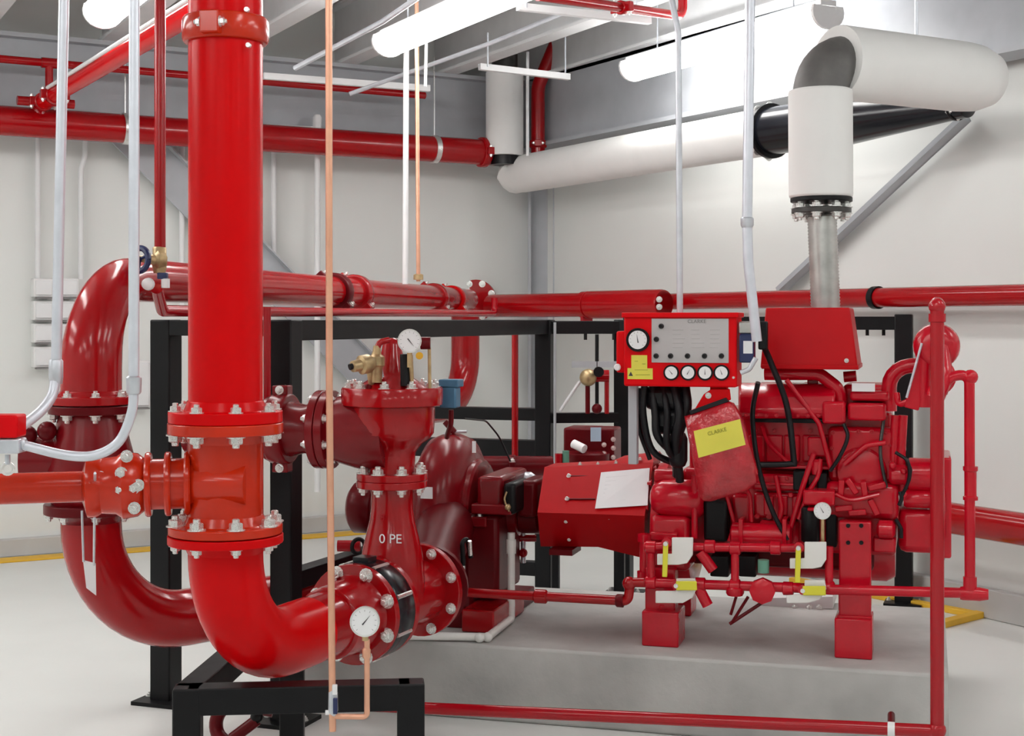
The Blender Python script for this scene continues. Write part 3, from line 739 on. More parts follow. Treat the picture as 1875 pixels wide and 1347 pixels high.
# ------------------------------------------------------------------ suction loop on the left
XL, YL = -1.541, 5.30
LC = Vector((XL, YL, 0)); TD = Vector((0.196, 0.9806, 0)); BD = Vector((0.70, 0.714, 0))
ZT, ZB = 1.755, 0.452
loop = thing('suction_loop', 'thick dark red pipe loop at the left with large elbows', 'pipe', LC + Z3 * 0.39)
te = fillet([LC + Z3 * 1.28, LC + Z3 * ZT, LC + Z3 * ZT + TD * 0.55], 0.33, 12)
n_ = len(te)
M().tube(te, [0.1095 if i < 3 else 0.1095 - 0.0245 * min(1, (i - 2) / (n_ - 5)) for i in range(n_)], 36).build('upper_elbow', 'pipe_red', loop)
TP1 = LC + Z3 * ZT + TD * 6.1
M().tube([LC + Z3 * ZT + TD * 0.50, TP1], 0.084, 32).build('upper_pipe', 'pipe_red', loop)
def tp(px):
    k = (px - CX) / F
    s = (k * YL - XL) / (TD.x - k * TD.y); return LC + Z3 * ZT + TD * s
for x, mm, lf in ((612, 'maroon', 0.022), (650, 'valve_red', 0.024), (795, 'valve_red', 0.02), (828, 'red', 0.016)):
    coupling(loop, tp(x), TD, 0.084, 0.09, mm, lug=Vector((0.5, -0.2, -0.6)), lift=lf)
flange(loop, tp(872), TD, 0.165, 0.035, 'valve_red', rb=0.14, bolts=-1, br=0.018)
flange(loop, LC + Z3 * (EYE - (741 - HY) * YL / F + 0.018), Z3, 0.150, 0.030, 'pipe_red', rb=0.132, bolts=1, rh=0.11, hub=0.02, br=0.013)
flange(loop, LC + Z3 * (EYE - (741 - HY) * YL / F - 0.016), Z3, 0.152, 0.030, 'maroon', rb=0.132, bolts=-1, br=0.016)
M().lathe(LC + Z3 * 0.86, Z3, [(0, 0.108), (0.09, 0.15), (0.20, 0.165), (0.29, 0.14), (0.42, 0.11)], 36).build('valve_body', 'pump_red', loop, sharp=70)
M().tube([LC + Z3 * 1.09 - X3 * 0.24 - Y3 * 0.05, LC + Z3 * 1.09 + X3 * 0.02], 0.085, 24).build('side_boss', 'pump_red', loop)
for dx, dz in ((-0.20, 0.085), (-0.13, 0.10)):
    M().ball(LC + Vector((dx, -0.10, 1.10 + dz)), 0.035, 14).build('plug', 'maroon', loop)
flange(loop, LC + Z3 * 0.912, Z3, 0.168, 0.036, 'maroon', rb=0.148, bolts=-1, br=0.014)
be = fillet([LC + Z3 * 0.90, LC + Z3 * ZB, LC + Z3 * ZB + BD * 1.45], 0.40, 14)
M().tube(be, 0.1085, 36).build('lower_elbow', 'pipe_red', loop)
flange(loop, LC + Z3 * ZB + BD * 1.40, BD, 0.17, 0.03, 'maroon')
# hanging tag on chain
tg = thing('valve_tag', 'white tag hanging on a thin chain in front of the lower elbow', 'tag', W(165, 1088, 4.95))
tq = [W(152, 1025, 4.96), W(175, 1031, 4.96), W(176, 1090, 4.96), W(158, 1076, 4.96)]
M().prism(tq, Vector((0, 0.002, 0))).build('tag', 'paper', tg)
M().tube([W(174, 866, 4.05), W(172, 1034, 4.9)], 0.004, 6).build('chain', 'galv', tg)
M().tube([W(150, 935, 4.9), W(153, 1028, 4.95)], 0.004, 6).build('chain', 'galv', tg)

# thin red pipe below the upper pipe, and hand valve
th = thing('drain_line', 'thin red pipe running below the upper red pipe over the black rack', 'pipe', W(300, 572, 5.72))
A = W(287, 528, 5.55); B = W(297, 569, 5.72); C_ = W(905, 574, 10.4); D_ = W(905, 545, 10.4)
M().tube(fillet([A, B, C_, D_], 0.05), 0.023, 14).build('pipe', 'thin_red', th)
M().tube([W(489, 562, 5.62), W(489, 760, 5.62)], 0.015, 12).build('drop_pipe', 'thin_red', th)
sv = thing('gate_valve', 'brass hand valve with dark blue handwheel on the upper elbow', 'valve', W(290, 505, 5.5))
M().lathe(W(300, 476, 5.5), W(262, 474, 5.45) - W(300, 476, 5.5), [(0, 0.03), (0.03, 0.036), (0.04, 0.02), (0.09, 0.012), (0.10, 0.012)], 16).build('body', 'brass', sv)
M().lathe(W(292, 500, 5.5), Z3, [(0, 0.022), (0.03, 0.028), (0.06, 0.03), (0.07, 0.026), (0.095, 0.026), (0.10, 0.022)], 14).build('vertical_body', 'brass', sv)
hw = W(256, 475, 5.44); hn = Vector((-0.5, -0.86, 0.05))
hb = M().torus(hw, hn, 0.043, 0.012, 28, 8)
hb.tube([hw, hw + hn * 0.02], 0.012, 10)
for k in range(3):
    a2, b2, _ = basis(hn); w = k * 2.094 + 0.4; hb.tube([hw, hw + (a2 * math.cos(w) + b2 * math.sin(w)) * 0.042], 0.006, 6)
hb.build('handwheel', 'navy', sv)
M().lathe(W(272, 520, 5.45), -Y3, [(0, 0.024), (0.02, 0.022), (0.025, 0.015)], 16).build('gauge_cap', 'dial', sv)
M().box(W(298, 505, 5.45), (0.018, 0.015, 0.012)).build('union', 'navy', sv, bevel=0.003)
M().tube([W(303, 527, 5.45), W(303, 510, 5.45)], 0.016, 10).build('lower_fitting', 'dial', sv)
run('sprinkler_drop', 'thin red vertical pipe left of the riser ending at the brass valve', 'pipe', [W(293, 462, 5.5), W(293, -30, 5.5)], 0.0215, 'pipe_red', seg=16)

# big elbow behind the relief valve, hanging from the upper pipe
be2 = thing('return_elbow', 'red pipe dropping behind the blue switch and bending to the left', 'pipe', W(800, 745, 7.5))
M().tube(fillet([W(852, 578, 10.7), W(852, 742, 10.7), W(740, 752, 9.9)], 0.36, 10), 0.105, 28).build('elbow', 'valve_red', be2)
M().lathe(W(815, 735, 10.4), Vector((-0.5, -0.85, 0)), [(0, 0.12), (0.06, 0.12)], 24).build('collar', 'thin_red', be2)
run('thin_drop', 'thin dark red vertical pipe inside the rack left of its tall post', 'pipe', [W(943, 600, 8.2), W(943, 850, 8.2)], 0.019, 'valve_red', seg=12)
cp = run('cross_pipe', 'dark red horizontal pipe behind the pump below the black beams', 'pipe', [W(830, 853, 7.4), W(1010, 853, 7.5)], 0.052, 'maroon', seg=20)
coupling(cp, W(938, 853, 7.46), X3, 0.052, 0.035, 'maroon', lift=0.006)

# ------------------------------------------------------------------ orange branch with butterfly valve
B0 = Vector((XR, YR, tz)); B1 = W(-60, 897, 4.12); bd = (B1 - B0).normalized()
def bp_(px):
    t = 0.0
    k = (px - CX) / F
    t = (k * B0.y - B0.x) / (bd.x - k * bd.y); return B0 + bd * t
ob = thing('branch_line', 'orange red horizontal pipe joining the riser tee from the left edge', 'pipe', bp_(170) - Z3 * 0.1)
M().lathe(B0 + bd * 0.09, bd, [(0, 0.080), (0.02, 0.070), (0.06, 0.064), ((bp_(336) - B0).length - 0.08, 0.064)], 30).build('tee_outlet', 'orange_red', ob, sharp=70)
M().tube([B0 + Vector((0.075, -0.062, 0)), B0 + Vector((-0.02, -0.058, 0)), bp_(352)], [0.060, 0.064, 0.064], 28).build('tee_saddle', 'orange_red', ob)
M().tube([bp_(350), bp_(255)], 0.074, 28).build('nipple', 'orange_red', ob)
for x in (350, 314, 278):
    M().lathe(bp_(x), bd, [(0, 0.073), (0, 0.090), (0.005, 0.094), (0.013, 0.094), (0.018, 0.090), (0.018, 0.073)], 32).build('coupling_ring', 'orange_red', ob)
bf = M().lathe(bp_(246), bd, [(-0.03, 0.076), (-0.01, 0.092), (0.03, 0.098), (0.05, 0.084), (0.09, 0.080), (0.105, 0.090), (0.13, 0.090), (0.14, 0.06)], 32).build('butterfly_valve', 'orange_red', ob)
for x, y in ((220, 896), (245, 893), (253, 888), (222, 866), (246, 930), (232, 835)):
    p = W(x, y, 4.12); bolt(p, Vector((0.1, -1, 0.05)), bf, 0.012)
M().lathe(W(186, 870, 4.13), Vector((-0.1, -1, 0)), [(0, 0.013), (0.006, 0.013)], 14).build('seal_tag', 'dial', ob)
M().lathe(bp_(172), bd, [(-0.012, 0.07), (0, 0.072), (0.02, 0.072), (0.03, 0.05)], 30).build('flange_ring', 'orange_red', ob)
M().tube([bp_(166), B1 + bd * 1.6], 0.0445, 28).build('pipe', 'orange_red', ob)
# valve switch box with conduits
sw = thing('tamper_switch', 'red switch box with grey base at the left edge of the picture', 'switch', W(15, 832, 3.95))
M().box(W(10, 779, 3.95), (0.045, 0.04, 0.031)).build('cover', 'panel_red', sw, bevel=0.006)
M().box(W(12, 815, 3.95), (0.045, 0.035, 0.020)).build('base', 'galv', sw, bevel=0.005)
M().lathe(W(40, 812, 3.95), X3, [(-0.01, 0.016), (0.006, 0.018), (0.012, 0.013)], 14).build('conduit_nut', 'galv', sw)
M().tube([W(14, 832, 3.97), W(14, 850, 3.97)], 0.008, 8).build('stem', 'galv', sw)
M().torus(W(14, 858, 3.97), Vector((0.3, -1, 0)), 0.015, 0.005, 18, 6).build('ring_handle', 'zinc', sw)
c1 = thing('conduit', 'grey conduit descending at the left edge and bending to the switch box', 'conduit', W(45, 775, 4.0))
M().tube(fillet([W(118, -40, 4.1), W(103, 672, 4.1)], 0.1), 0.0148, 14).build('tube', 'conduit', c1)
M().lathe(W(102.5, 690, 4.1), Z3, [(-0.02, 0.017), (0.0, 0.02), (0.045, 0.02), (0.05, 0.016)], 14).build('connector', 'galv', c1)
M().tube(spline([W(102, 690, 4.1), W(95, 725, 4.08), W(72, 755, 4.04), W(40, 780, 4.0)]), 0.0145, 12).build('flexible_tube', 'conduit', c1)
c2 = thing('conduit', 'bright conduit left of the riser ending in a flexible loop', 'conduit', W(140, 840, 3.95))
M().tube([W(246, -40, 3.95), W(245, 690, 3.95)], 0.0145, 14).build('tube', 'conduit', c2)
M().lathe(W(245, 718, 3.95), Z3, [(-0.005, 0.016), (0.0, 0.02), (0.04, 0.021), (0.045, 0.016)], 14).build('connector', 'galv', c2)
M().tube(spline([W(245, 712, 3.95), W(241, 755, 3.95), W(218, 808, 3.95), W(175, 833, 3.95), W(120, 833, 3.95), W(44, 815, 3.95)]), 0.0135, 12).build('flexible_tube', 'conduit', c2)

# ------------------------------------------------------------------ black stand below the elbow
SX, SD_ = RU, RV
fl_ = ZP(344, 1242, 0.50); fl_ = W(344, 1242, 4.30); fl_.z = 0
fr2 = W(752, 1262, 4.36); fr2.z = 0
sx = (fr2 - fl_).normalized(); sy = Vector((-sx.y, sx.x, 0))
stand = thing('pipe_stand', 'low black square tube stand under the riser elbow', 'stand', fl_)
bl_, brr = fl_ + sy * 0.62 + sx * 0.05, fr2 + sy * 0.62
ST = 0.512
for p in (fl_, fr2, bl_ + sx * 0.22): post(stand, p, ST, 0.041, True, (sx, sy, Z3))
beam(stand, fl_, fr2, ST - 0.04, 0.08, 0.08); beam(stand, fl_, bl_ + sx * 0.05, ST - 0.04, 0.08, 0.08); beam(stand, bl_, bl_ + sx * 0.30, ST - 0.04, 0.08, 0.08)
# pipe under the stand
dp = thing('drain_pipe', 'dark red bent drain pipe with small valve under the black stand', 'pipe', W(430, 1347, 4.9))
M().tube(fillet([W(500, 1300, 5.0), W(410, 1285, 5.0), W(388, 1335, 5.0), W(420, 1365, 4.95)], 0.07), 0.024, 14).build('pipe', 'maroon', dp)
M().tube([W(425, 1352, 4.9), W(470, 1318, 4.9)], 0.02, 12).build('lower_pipe', 'maroon', dp)
M().ball(W(470, 1312, 4.9), 0.022, 12).build('valve_ball', 'black', dp)
M().box(W(480, 1302, 4.88), (0.03, 0.006, 0.008)).build('lever', 'dial', dp)

# ------------------------------------------------------------------ copper tubing
cu1 = thing('copper_tube', 'long copper tube hanging in front of the red pipes with a shut-off', 'tube', W(608, 1335, 4.05))
M().tube([W(602, -60, 4.05), W(603, 700, 4.05), W(609, 1338, 4.05)], 0.0098, 14).build('tube', 'copper', cu1)
M().tube(fillet([W(612, 1311, 4.05), W(672, 1312, 4.05), W(672, 1170, 4.05)], 0.012), 0.0080, 12).build('gauge_tube', 'copper', cu1)
M().lathe(W(671, 1205, 4.05), Z3, [(0, 0.009), (0.005, 0.012), (0.025, 0.012), (0.03, 0.009)], 12).build('fitting', 'copper', cu1)
M().lathe(W(610, 1300, 4.05), Z3, [(-0.015, 0.009), (0, 0.014), (0.05, 0.013), (0.06, 0.009)], 12).build('valve_body', 'galv', cu1)
M().box(W(614, 1292, 4.03), (0.006, 0.006, 0.022)).build('blue_handle', 'navy', cu1, bevel=0.002)
M().box(W(613, 1262, 4.03), (0.007, 0.006, 0.014)).build('white_tab', 'dial', cu1, bevel=0.002)
M().tube([W(596, 1304, 4.05), W(606, 1304, 4.05)], 0.007, 10).build('drain_tip', 'dial', cu1)
gauge('white pressure gauge on the copper tube in front of the flanged pipe', W(668, 1138, 4.0), Vector((0.0, -1, 0.02)), pxr(27.5, 4.0), stem=0.012, needle=50)
cu2 = run('copper_tube', 'thin copper tube dropping onto the upper red pipe in the middle', 'tube', [W(766, 515, 8.7), W(763, 20, 8.7), W(762, -30, 8.7)], 0.0125, 'copper', seg=12)
M().lathe(W(766, 512, 8.7), Z3, [(0, 0.03), (0.03, 0.03), (0.035, 0.02)], 12).build('fitting', 'brass', cu2)

# conduits down to the engine panel
run('conduit', 'thin grey conduit dropping to the top of the red control panel', 'conduit', [W(1245, 577, 5.72), W(1242, 60, 5.72), W(1226, -20, 5.72)], 0.0125, 'galv', seg=12)
c4 = thing('conduit', 'thick grey conduit bending down to the blue box beside the panel', 'conduit', W(1385, 640, 5.5))
M().tube(fillet([W(1374, -40, 5.5), W(1368, 405, 5.5), W(1370, 480, 5.5), W(1386, 625, 5.5)], 0.5, 6), 0.0195, 16).build('tube', 'conduit', c4)
M().lathe(W(1368, 412, 5.5), Z3, [(-0.01, 0.02), (0, 0.025), (0.025, 0.025), (0.03, 0.02)], 16).build('connector', 'galv', c4)

def loft(polys):
    mb = M(); n = len(polys[0]); vs = [Vector(p) for q in polys for p in q]; fs = []
    for i in range(len(polys) - 1):
        for k in range(n):
            k2 = (k + 1) % n; fs.append((i * n + k, i * n + k2, (i + 1) * n + k2, (i + 1) * n + k))
    fs.append(tuple(range(n - 1, -1, -1))); fs.append(tuple((len(polys) - 1) * n + k for k in range(n)))
    mb.add(vs, fs)
    # outward orientation
    c = sum(mb.v, Vector((0, 0, 0))) / len(mb.v); f = mb.f[0]
    a, b, d = mb.v[f[0]], mb.v[f[1]], mb.v[f[2]]
    if (b - a).cross(d - a).dot((a + d) / 2 - c) < 0: mb.f = [g[::-1] for g in mb.f]
    return mb
VS = 0.42          # shaft line
# ------------------------------------------------------------------ fire pump
pc0 = EP(826, 935, VS)
pump = thing('fire_pump', 'dark red split case fire pump between the tee and the engine', 'pump', Vector((pc0.x, pc0.y, PADZ)))
SZ = pc0.z
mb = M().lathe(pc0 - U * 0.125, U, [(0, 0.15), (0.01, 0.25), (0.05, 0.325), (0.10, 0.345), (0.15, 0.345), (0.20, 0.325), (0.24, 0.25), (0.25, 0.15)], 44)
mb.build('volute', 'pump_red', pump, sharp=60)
M().lathe(pc0 - U * 0.14, U, [(0, 0.225), (0.01, 0.235), (0.28, 0.235), (0.29, 0.225)], 36).build('casing_ring', 'pump_red', pump)
M().box(pc0 - Z3 * 0.01, (0.235, 0.235, 0.022), (U, V, Z3)).build('split_flange', 'pump_red', pump, bevel=0.006)
for i in range(5):
    bolt(pc0 + U * (-0.2 + 0.1 * i) - V * 0.215 + Z3 * 0.012, Z3, pump, 0.010)
M().lathe(pc0 + U * 0.05, U, [(0, 0.15), (0.08, 0.125), (0.12, 0.10), (0.27, 0.095), (0.275, 0.085)], 30).build('bearing_arm', 'pump_red', pump, sharp=60)
M().lathe(pc0 + U * 0.31, U, [(0, 0.06), (0.02, 0.085), (0.10, 0.085), (0.12, 0.06)], 26).build('bearing_housing', 'maroon', pump)
M().lathe(pc0 - U * 0.05, -U, [(0, 0.15), (0.10, 0.12), (0.30, 0.10), (0.31, 0.115), (0.40, 0.115), (0.42, 0.09)], 30).build('bearing_arm', 'maroon', pump, sharp=60)
M().tube([pc0 + U * 0.25, pc0 + U * 0.62], 0.03, 16).build('shaft', 'stainless', pump)
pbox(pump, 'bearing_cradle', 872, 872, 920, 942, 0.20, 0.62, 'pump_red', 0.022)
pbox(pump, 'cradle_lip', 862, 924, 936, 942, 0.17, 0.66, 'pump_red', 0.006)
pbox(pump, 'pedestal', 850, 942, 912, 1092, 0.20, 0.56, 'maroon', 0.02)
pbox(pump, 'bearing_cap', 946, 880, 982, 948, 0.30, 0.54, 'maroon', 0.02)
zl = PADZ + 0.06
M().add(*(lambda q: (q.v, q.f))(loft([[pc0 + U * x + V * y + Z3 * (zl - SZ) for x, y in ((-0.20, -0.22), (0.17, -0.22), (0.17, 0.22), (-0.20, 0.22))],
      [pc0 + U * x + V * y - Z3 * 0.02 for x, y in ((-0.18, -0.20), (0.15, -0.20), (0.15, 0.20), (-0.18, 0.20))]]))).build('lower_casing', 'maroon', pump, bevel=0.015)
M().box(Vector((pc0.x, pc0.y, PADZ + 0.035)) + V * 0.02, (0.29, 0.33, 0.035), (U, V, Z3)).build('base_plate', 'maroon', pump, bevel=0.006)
pbox(pump, 'base_rail', 845, 1117, 904, 1158, 0.03, 0.5, 'valve_red')
rf = sd(1.27); nz_ = (pc0 - rf); nz_.z = SZ - rf.z
M().lathe(rf, nz_, [(0, 0.17), (0.03, 0.17), (0.03, 0.11), (0.15, 0.11), (nz_.length - 0.25, 0.125)], 32).build('discharge_nozzle', 'maroon', pump)
M().box(EP(868, 818, 0.28) , (0.008, 0.003, 0.025), (U, V, Z3)).build('stamped_label', 'paper', pump)
M().box(EP(781, 902, 0.05), (0.026, 0.003, 0.024), (U, V, Z3)).build('white_tag', 'paper', pump)
M().tube([EP(833, 792, 0.40), EP(815, 772, 0.40)], 0.014, 10).build('air_vent', 'maroon', pump)
M().tube(fillet([EP(855, 790, .4), EP(808, 790, .4), EP(800, 850, .3)], 0.05), 0.006, 8).build('vent_tube', 'galv', pump)
hs = thing('drain_hose', 'black curved hose with bright ends in front of the pump casing', 'hose', W(848, 1062, 5.75))
M().tube(fillet([W(846, 1062, 5.7), W(848, 1025, 5.7), W(846, 992, 5.7), W(856, 985, 5.72), W(862, 1020, 5.75)], 0.02), 0.010, 10).build('hose', 'black', hs)
M().tube([W(860, 990, 5.70), W(861, 1016, 5.72)], 0.008, 8).build('end', 'zinc', hs)
M().tube([W(846, 1062, 5.7), W(847, 1035, 5.7)], 0.011, 8).build('end', 'zinc', hs)
gl = thing('packing_gland', 'black block for the shaded packing gland recess and brass tube at the shaft of the pump', 'gland', W(932, 935, 5.95))
pbox(gl, 'recess_shade', 921, 884, 944, 942, 0.17, 0.40, 'black', 0.018)  # solid black block paints the shade of the recess at the gland
M().ball(EP(930, 928, 0.165), 0.014, 10).build('brass_fitting', 'brass', gl)
M().tube(spline([EP(928, 900, .165), EP(924, 915, .16), EP(932, 936, .165)]), 0.004, 8).build('brass_tube', 'brass', gl)
pv = run('drain_pipe', 'white plastic drain pipe lying on the plinth around the pump base', 'pipe',
         [W(936, 975, 6.2), Vector((W(936, 1128, 6.2).x, 6.2, PADZ + 0.02)), ZP(893, 1166, PADZ + 0.02), ZP(720, 1163, PADZ + 0.02)], 0.0165, 'pvc', fil=0.012, seg=14)
for q in (ZP(893, 1166, PADZ + 0.02), ZP(878, 1167, PADZ + 0.02)):
    M().ball(q, 0.0205, 12).build('elbow_socket', 'pvc', pv)
M().lathe(W(936, 1000, 6.2), Z3, [(-0.03, 0.021), (0.03, 0.021)], 14).build('coupler', 'pvc', pv)
# small valve left of the tee neck
sv2 = thing('drain_valve', 'small red valve with dark wheel behind the neck of the tee', 'valve', W(650, 1010, 5.6))
M().tube([W(618, 999, 5.6), W(660, 999, 5.6)], 0.022, 12).build('body', 'thin_red', sv2)
M().torus(W(656, 1000, 5.55), Vector((0.6, -0.8, 0)), 0.028, 0.008, 20, 8).build('handwheel', 'black', sv2)

# thin red line from the tee to the engine
tl = run('jacket_water_line', 'thin red pipe running low from the pump to the engine foot', 'pipe',
         [EP(835, 1083, -0.06), EP(1150, 1100, -0.06), EP(1154, 1066, -0.06), EP(1180, 1066, -0.06)], 0.019, 'valve_red', fil=0.022, seg=14)
M().lathe(EP(978, 1091, -0.06), U, [(0, 0.022), (0.005, 0.028), (0.05, 0.028), (0.055, 0.022)], 14).build('union', 'valve_red', tl)
M().lathe(EP(1128, 1099, -0.06), U, [(0, 0.022), (0.005, 0.026), (0.03, 0.026)], 14).build('elbow_collar', 'maroon', tl)
M().ball(EP(1152, 1068, -0.06), 0.028, 14).build('elbow_socket', 'valve_red', tl)

fz = thing('shaft_fittings', 'grey and red small fittings between the pump and the red guard', 'fitting', W(965, 1000, 6.5))
M().lathe(W(948, 882, 6.5), X3, [(0, 0.03), (0.02, 0.045), (0.06, 0.045), (0.08, 0.03)], 16).build('coupling_half', 'galv', fz)
M().tube([W(946, 985, 6.5), W(982, 985, 6.5)], 0.016, 12).build('red_tube', 'thin_red', fz)
M().tube([W(958, 970, 6.5), W(958, 1030, 6.5)], 0.012, 12).build('grey_tube', 'galv', fz)
M().ball(W(958, 1012, 6.48), 0.02, 12).build('cock', 'thin_red', fz)
# ------------------------------------------------------------------ coupling guard
gd = thing('coupling_guard', 'red sheet metal coupling guard with sloping lid left of the engine', 'guard', EP(1080, 1003, 0.17))
def sec(pa, pb, pcx, va=0.36, vb=0.14, vc=0.30, dep=0.18):
    A_, B_, C2 = EP(*pa, va), EP(*pb, vb), EP(*pcx, vc)
    return [A_, B_, C2, C2 + V * dep * 1.6, A_ + V * dep]
loft([sec((997, 855), (984, 938), (990, 1000)), sec((1105, 850), (1096, 941), (1095, 1001)), sec((1196, 846), (1180, 944), (1180, 1022))]).build('body', 'shield_red', gd, sharp=20)
lidn = (EP(984, 938, .14) - EP(1180, 944, .14)).cross(EP(997, 855, .36) - EP(984, 938, .14)).normalized()
if lidn.y > 0: lidn = -lidn
for y in (872, 914):
    a = EP(1045 if y < 900 else 1042, y, 0.36 - 0.22 * (y - 855) / 83); b = EP(1090, y, 0.36 - 0.22 * (y - 855) / 83)
    M().tube([a + lidn * 0.001, b + lidn * 0.001], 0.004, 8).build('slot', 'maroon', gd)
    bolt(a - U * 0.008 + lidn * 0.002, lidn, gd, 0.007)
for x, y in ((1036, 954), (1042, 987), (1116, 949), (1160, 951)):
    bolt(EP(x, y, 0.14 + 0.16 * (y - 938) / 62), -V, gd, 0.006)
loft([[EP(1105, 851, .36), EP(1196, 846, .36), EP(1196, 846, .36) + V * .26, EP(1105, 851, .36) + V * .26],
      [EP(1130, 840, .42), EP(1196, 832, .42), EP(1196, 832, .42) + V * .16, EP(1130, 840, .42) + V * .16]]).build('rear_cowl', 'shield_red', gd)
for x, y in ((1062, 851), (1095, 851), (1128, 848), (1172, 842)): bolt(EP(x, y, .37), Z3, gd, 0.007)
M().box(EP(1035, 1006, 0.3) - Z3 * 0.0, (0.05, 0.08, 0.012), (U, V, Z3)).build('lower_lip', 'maroon', gd)
def onlid(x, y):
    k = (x - 997) / 199.0; ya = 855 - 9 * k; yb = 938 + 6 * k
    return EP(x, y, 0.36 - 0.22 * (y - ya) / (yb - ya)) + lidn * 0.006
pz = [onlid(1101, 867), onlid(1190, 859), onlid(1186, 927), onlid(1090, 933)]
sh = tag(M().prism(pz, lidn * 0.002).build('instruction_sheet', 'paper'), 'white paper sheet stuck on the sloping lid of the red guard', 'paper')
fm = M()
for i in range(7):
    t_ = 0.16 + 0.11 * i
    a = pz[0].lerp(pz[3], t_).lerp(pz[1].lerp(pz[2], t_), 0.12); b = pz[0].lerp(pz[3], t_).lerp(pz[1].lerp(pz[2], t_), 0.55 + 0.3 * random.random())
    fm.tube([a + lidn * 0.0022, b + lidn * 0.0022], 0.0008, 4)
MATS['faint_print'] = mat('faint_print', (0.70, 0.71, 0.73), 0.6)
fo = fm.build('print_lines', 'faint_print', sh); fo['kind'] = 'stuff'

# ------------------------------------------------------------------ diesel engine
en = thing('diesel_engine', 'large red diesel engine on two red feet on the plinth', 'engine', Vector((E0.x, E0.y, PADZ)))
R_ = 'engine_red'
pbox(en, 'mounting_foot', 1175, 1120, 1242, 1185, 0.0, 0.17, R_, zb=PADZ)
pbox(en, 'mounting_foot', 1528, 1133, 1597, 1196, 0.0, 0.17, R_, zb=PADZ)
pbox(en, 'mounting_foot', 1215, 1080, 1265, 1120, 0.62, 0.78, R_, zb=PADZ)
pbox(en, 'mounting_foot', 1535, 1085, 1585, 1125, 0.62, 0.78, R_, zb=PADZ)
pbox(en, 'foot_bracket', 1181, 1040, 1236, 1121, 0.05, 0.13, R_)
pbox(en, 'support_bracket', 1536, 955, 1595, 1134, 0.04, 0.10, R_)
pbox(en, 'bracket_flange', 1533, 1128, 1597, 1136, 0.02, 0.14, R_, 0.002)
for x, y in ((1553, 962), (1577, 962), (1553, 993), (1577, 993)):
    M().lathe(EP(x, y, 0.042), -V, [(0, 0.0085), (0.004, 0.0085)], 12).build('bracket_hole', 'black', en)
for x, y in ((1562, 1127), (1212, 1114)): bolt(EP(x, y, 0.06), Z3, en, 0.014)
# flywheel housing and starter
fh = EP(1206, 965, VS)
M().lathe(fh, U, [(0, 0.20), (0.012, 0.275), (0.055, 0.285), (0.07, 0.25), (0.16, 0.235), (0.17, 0.20)], 40).build('flywheel_housing', R_, en, sharp=45)
for k in range(14):
    w = 2 * math.pi * k / 14; bolt(fh + (V * math.cos(w) + Z3 * math.sin(w)) * 0.262, -U, en, 0.010)
pbox(en, 'bell_plate', 1190, 945, 1262, 1045, 0.10, 0.30, R_, 0.02)
pbox(en, 'bell_rib', 1190, 975, 1240, 990, 0.08, 0.14, R_, 0.006)
M().lathe(EP(1192, 910, 0.16), U, [(0, 0.03), (0.012, 0.055), (0.05, 0.074), (0.10, 0.078), (0.20, 0.078), (0.22, 0.06)], 30).build('starter_motor', R_, en, sharp=60)
M().lathe(EP(1200, 872, 0.20), U, [(0, 0.03), (0.01, 0.034), (0.10, 0.034), (0.11, 0.025)], 20).build('starter_solenoid', R_, en)
M().lathe(EP(1180, 1000, 0.08), Z3, [(-0.13, 0.03), (-0.10, 0.03), (-0.10, 0.02), (0.02, 0.02), (0.02, 0.028), (0.05, 0.028)], 16).build('corner_pipe', R_, en)
# block
pbox(en, 'engine_block', 1250, 862, 1640, 1010, 0.22, 0.64, R_, 0.015)
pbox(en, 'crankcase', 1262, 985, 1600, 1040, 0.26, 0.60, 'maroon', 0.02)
pbox(en, 'upper_block', 1262, 752, 1632, 864, 0.26, 0.60, R_, 0.012)
M().lathe(EP(1310, 992, VS), U, [(0, 0.10), (0.02, 0.13), (0.70, 0.13), (0.735, 0.11)], 28).build('oil_pan', R_, en)
for i, (a, b) in enumerate(((1376, 1452), (1458, 1536), (1543, 1624))):
    pbox(en, 'valve_cover', a, 704, b, 752, 0.30, 0.56, R_, 0.018)
for i, x in enumerate((1385, 1418, 1450, 1484, 1518)):
    bolt(EP(x, 788, 0.255), -V, en, 0.008)
    pbox(en, 'block_panel', x - 15, 796, x + 15, 846, 0.245, 0.30, R_, 0.008)
pbox(en, 'side_cover', 1378, 868, 1470, 898, 0.17, 0.24, R_, 0.01)
pbox(en, 'side_cover', 1380, 902, 1468, 950, 0.19, 0.24, R_, 0.012)
pbox(en, 'wiring_box', 1288, 915, 1332, 992, 0.12, 0.22, 'black', 0.014)
pbox(en, 'side_cover', 1340, 905, 1374, 985, 0.18, 0.24, R_, 0.014)
pbox(en, 'side_cover', 1390, 954, 1462, 1000, 0.16, 0.24, R_, 0.014)
pbox(en, 'block_rib', 1378, 884, 1478, 889, 0.15, 0.22, R_, 0.004)
pbox(en, 'block_rib', 1378, 852, 1530, 858, 0.16, 0.28, R_, 0.004)
for i in range(8): bolt(EP(1386 + 11 * i, 876 if i % 2 else 946, 0.17), -V, en, 0.007)
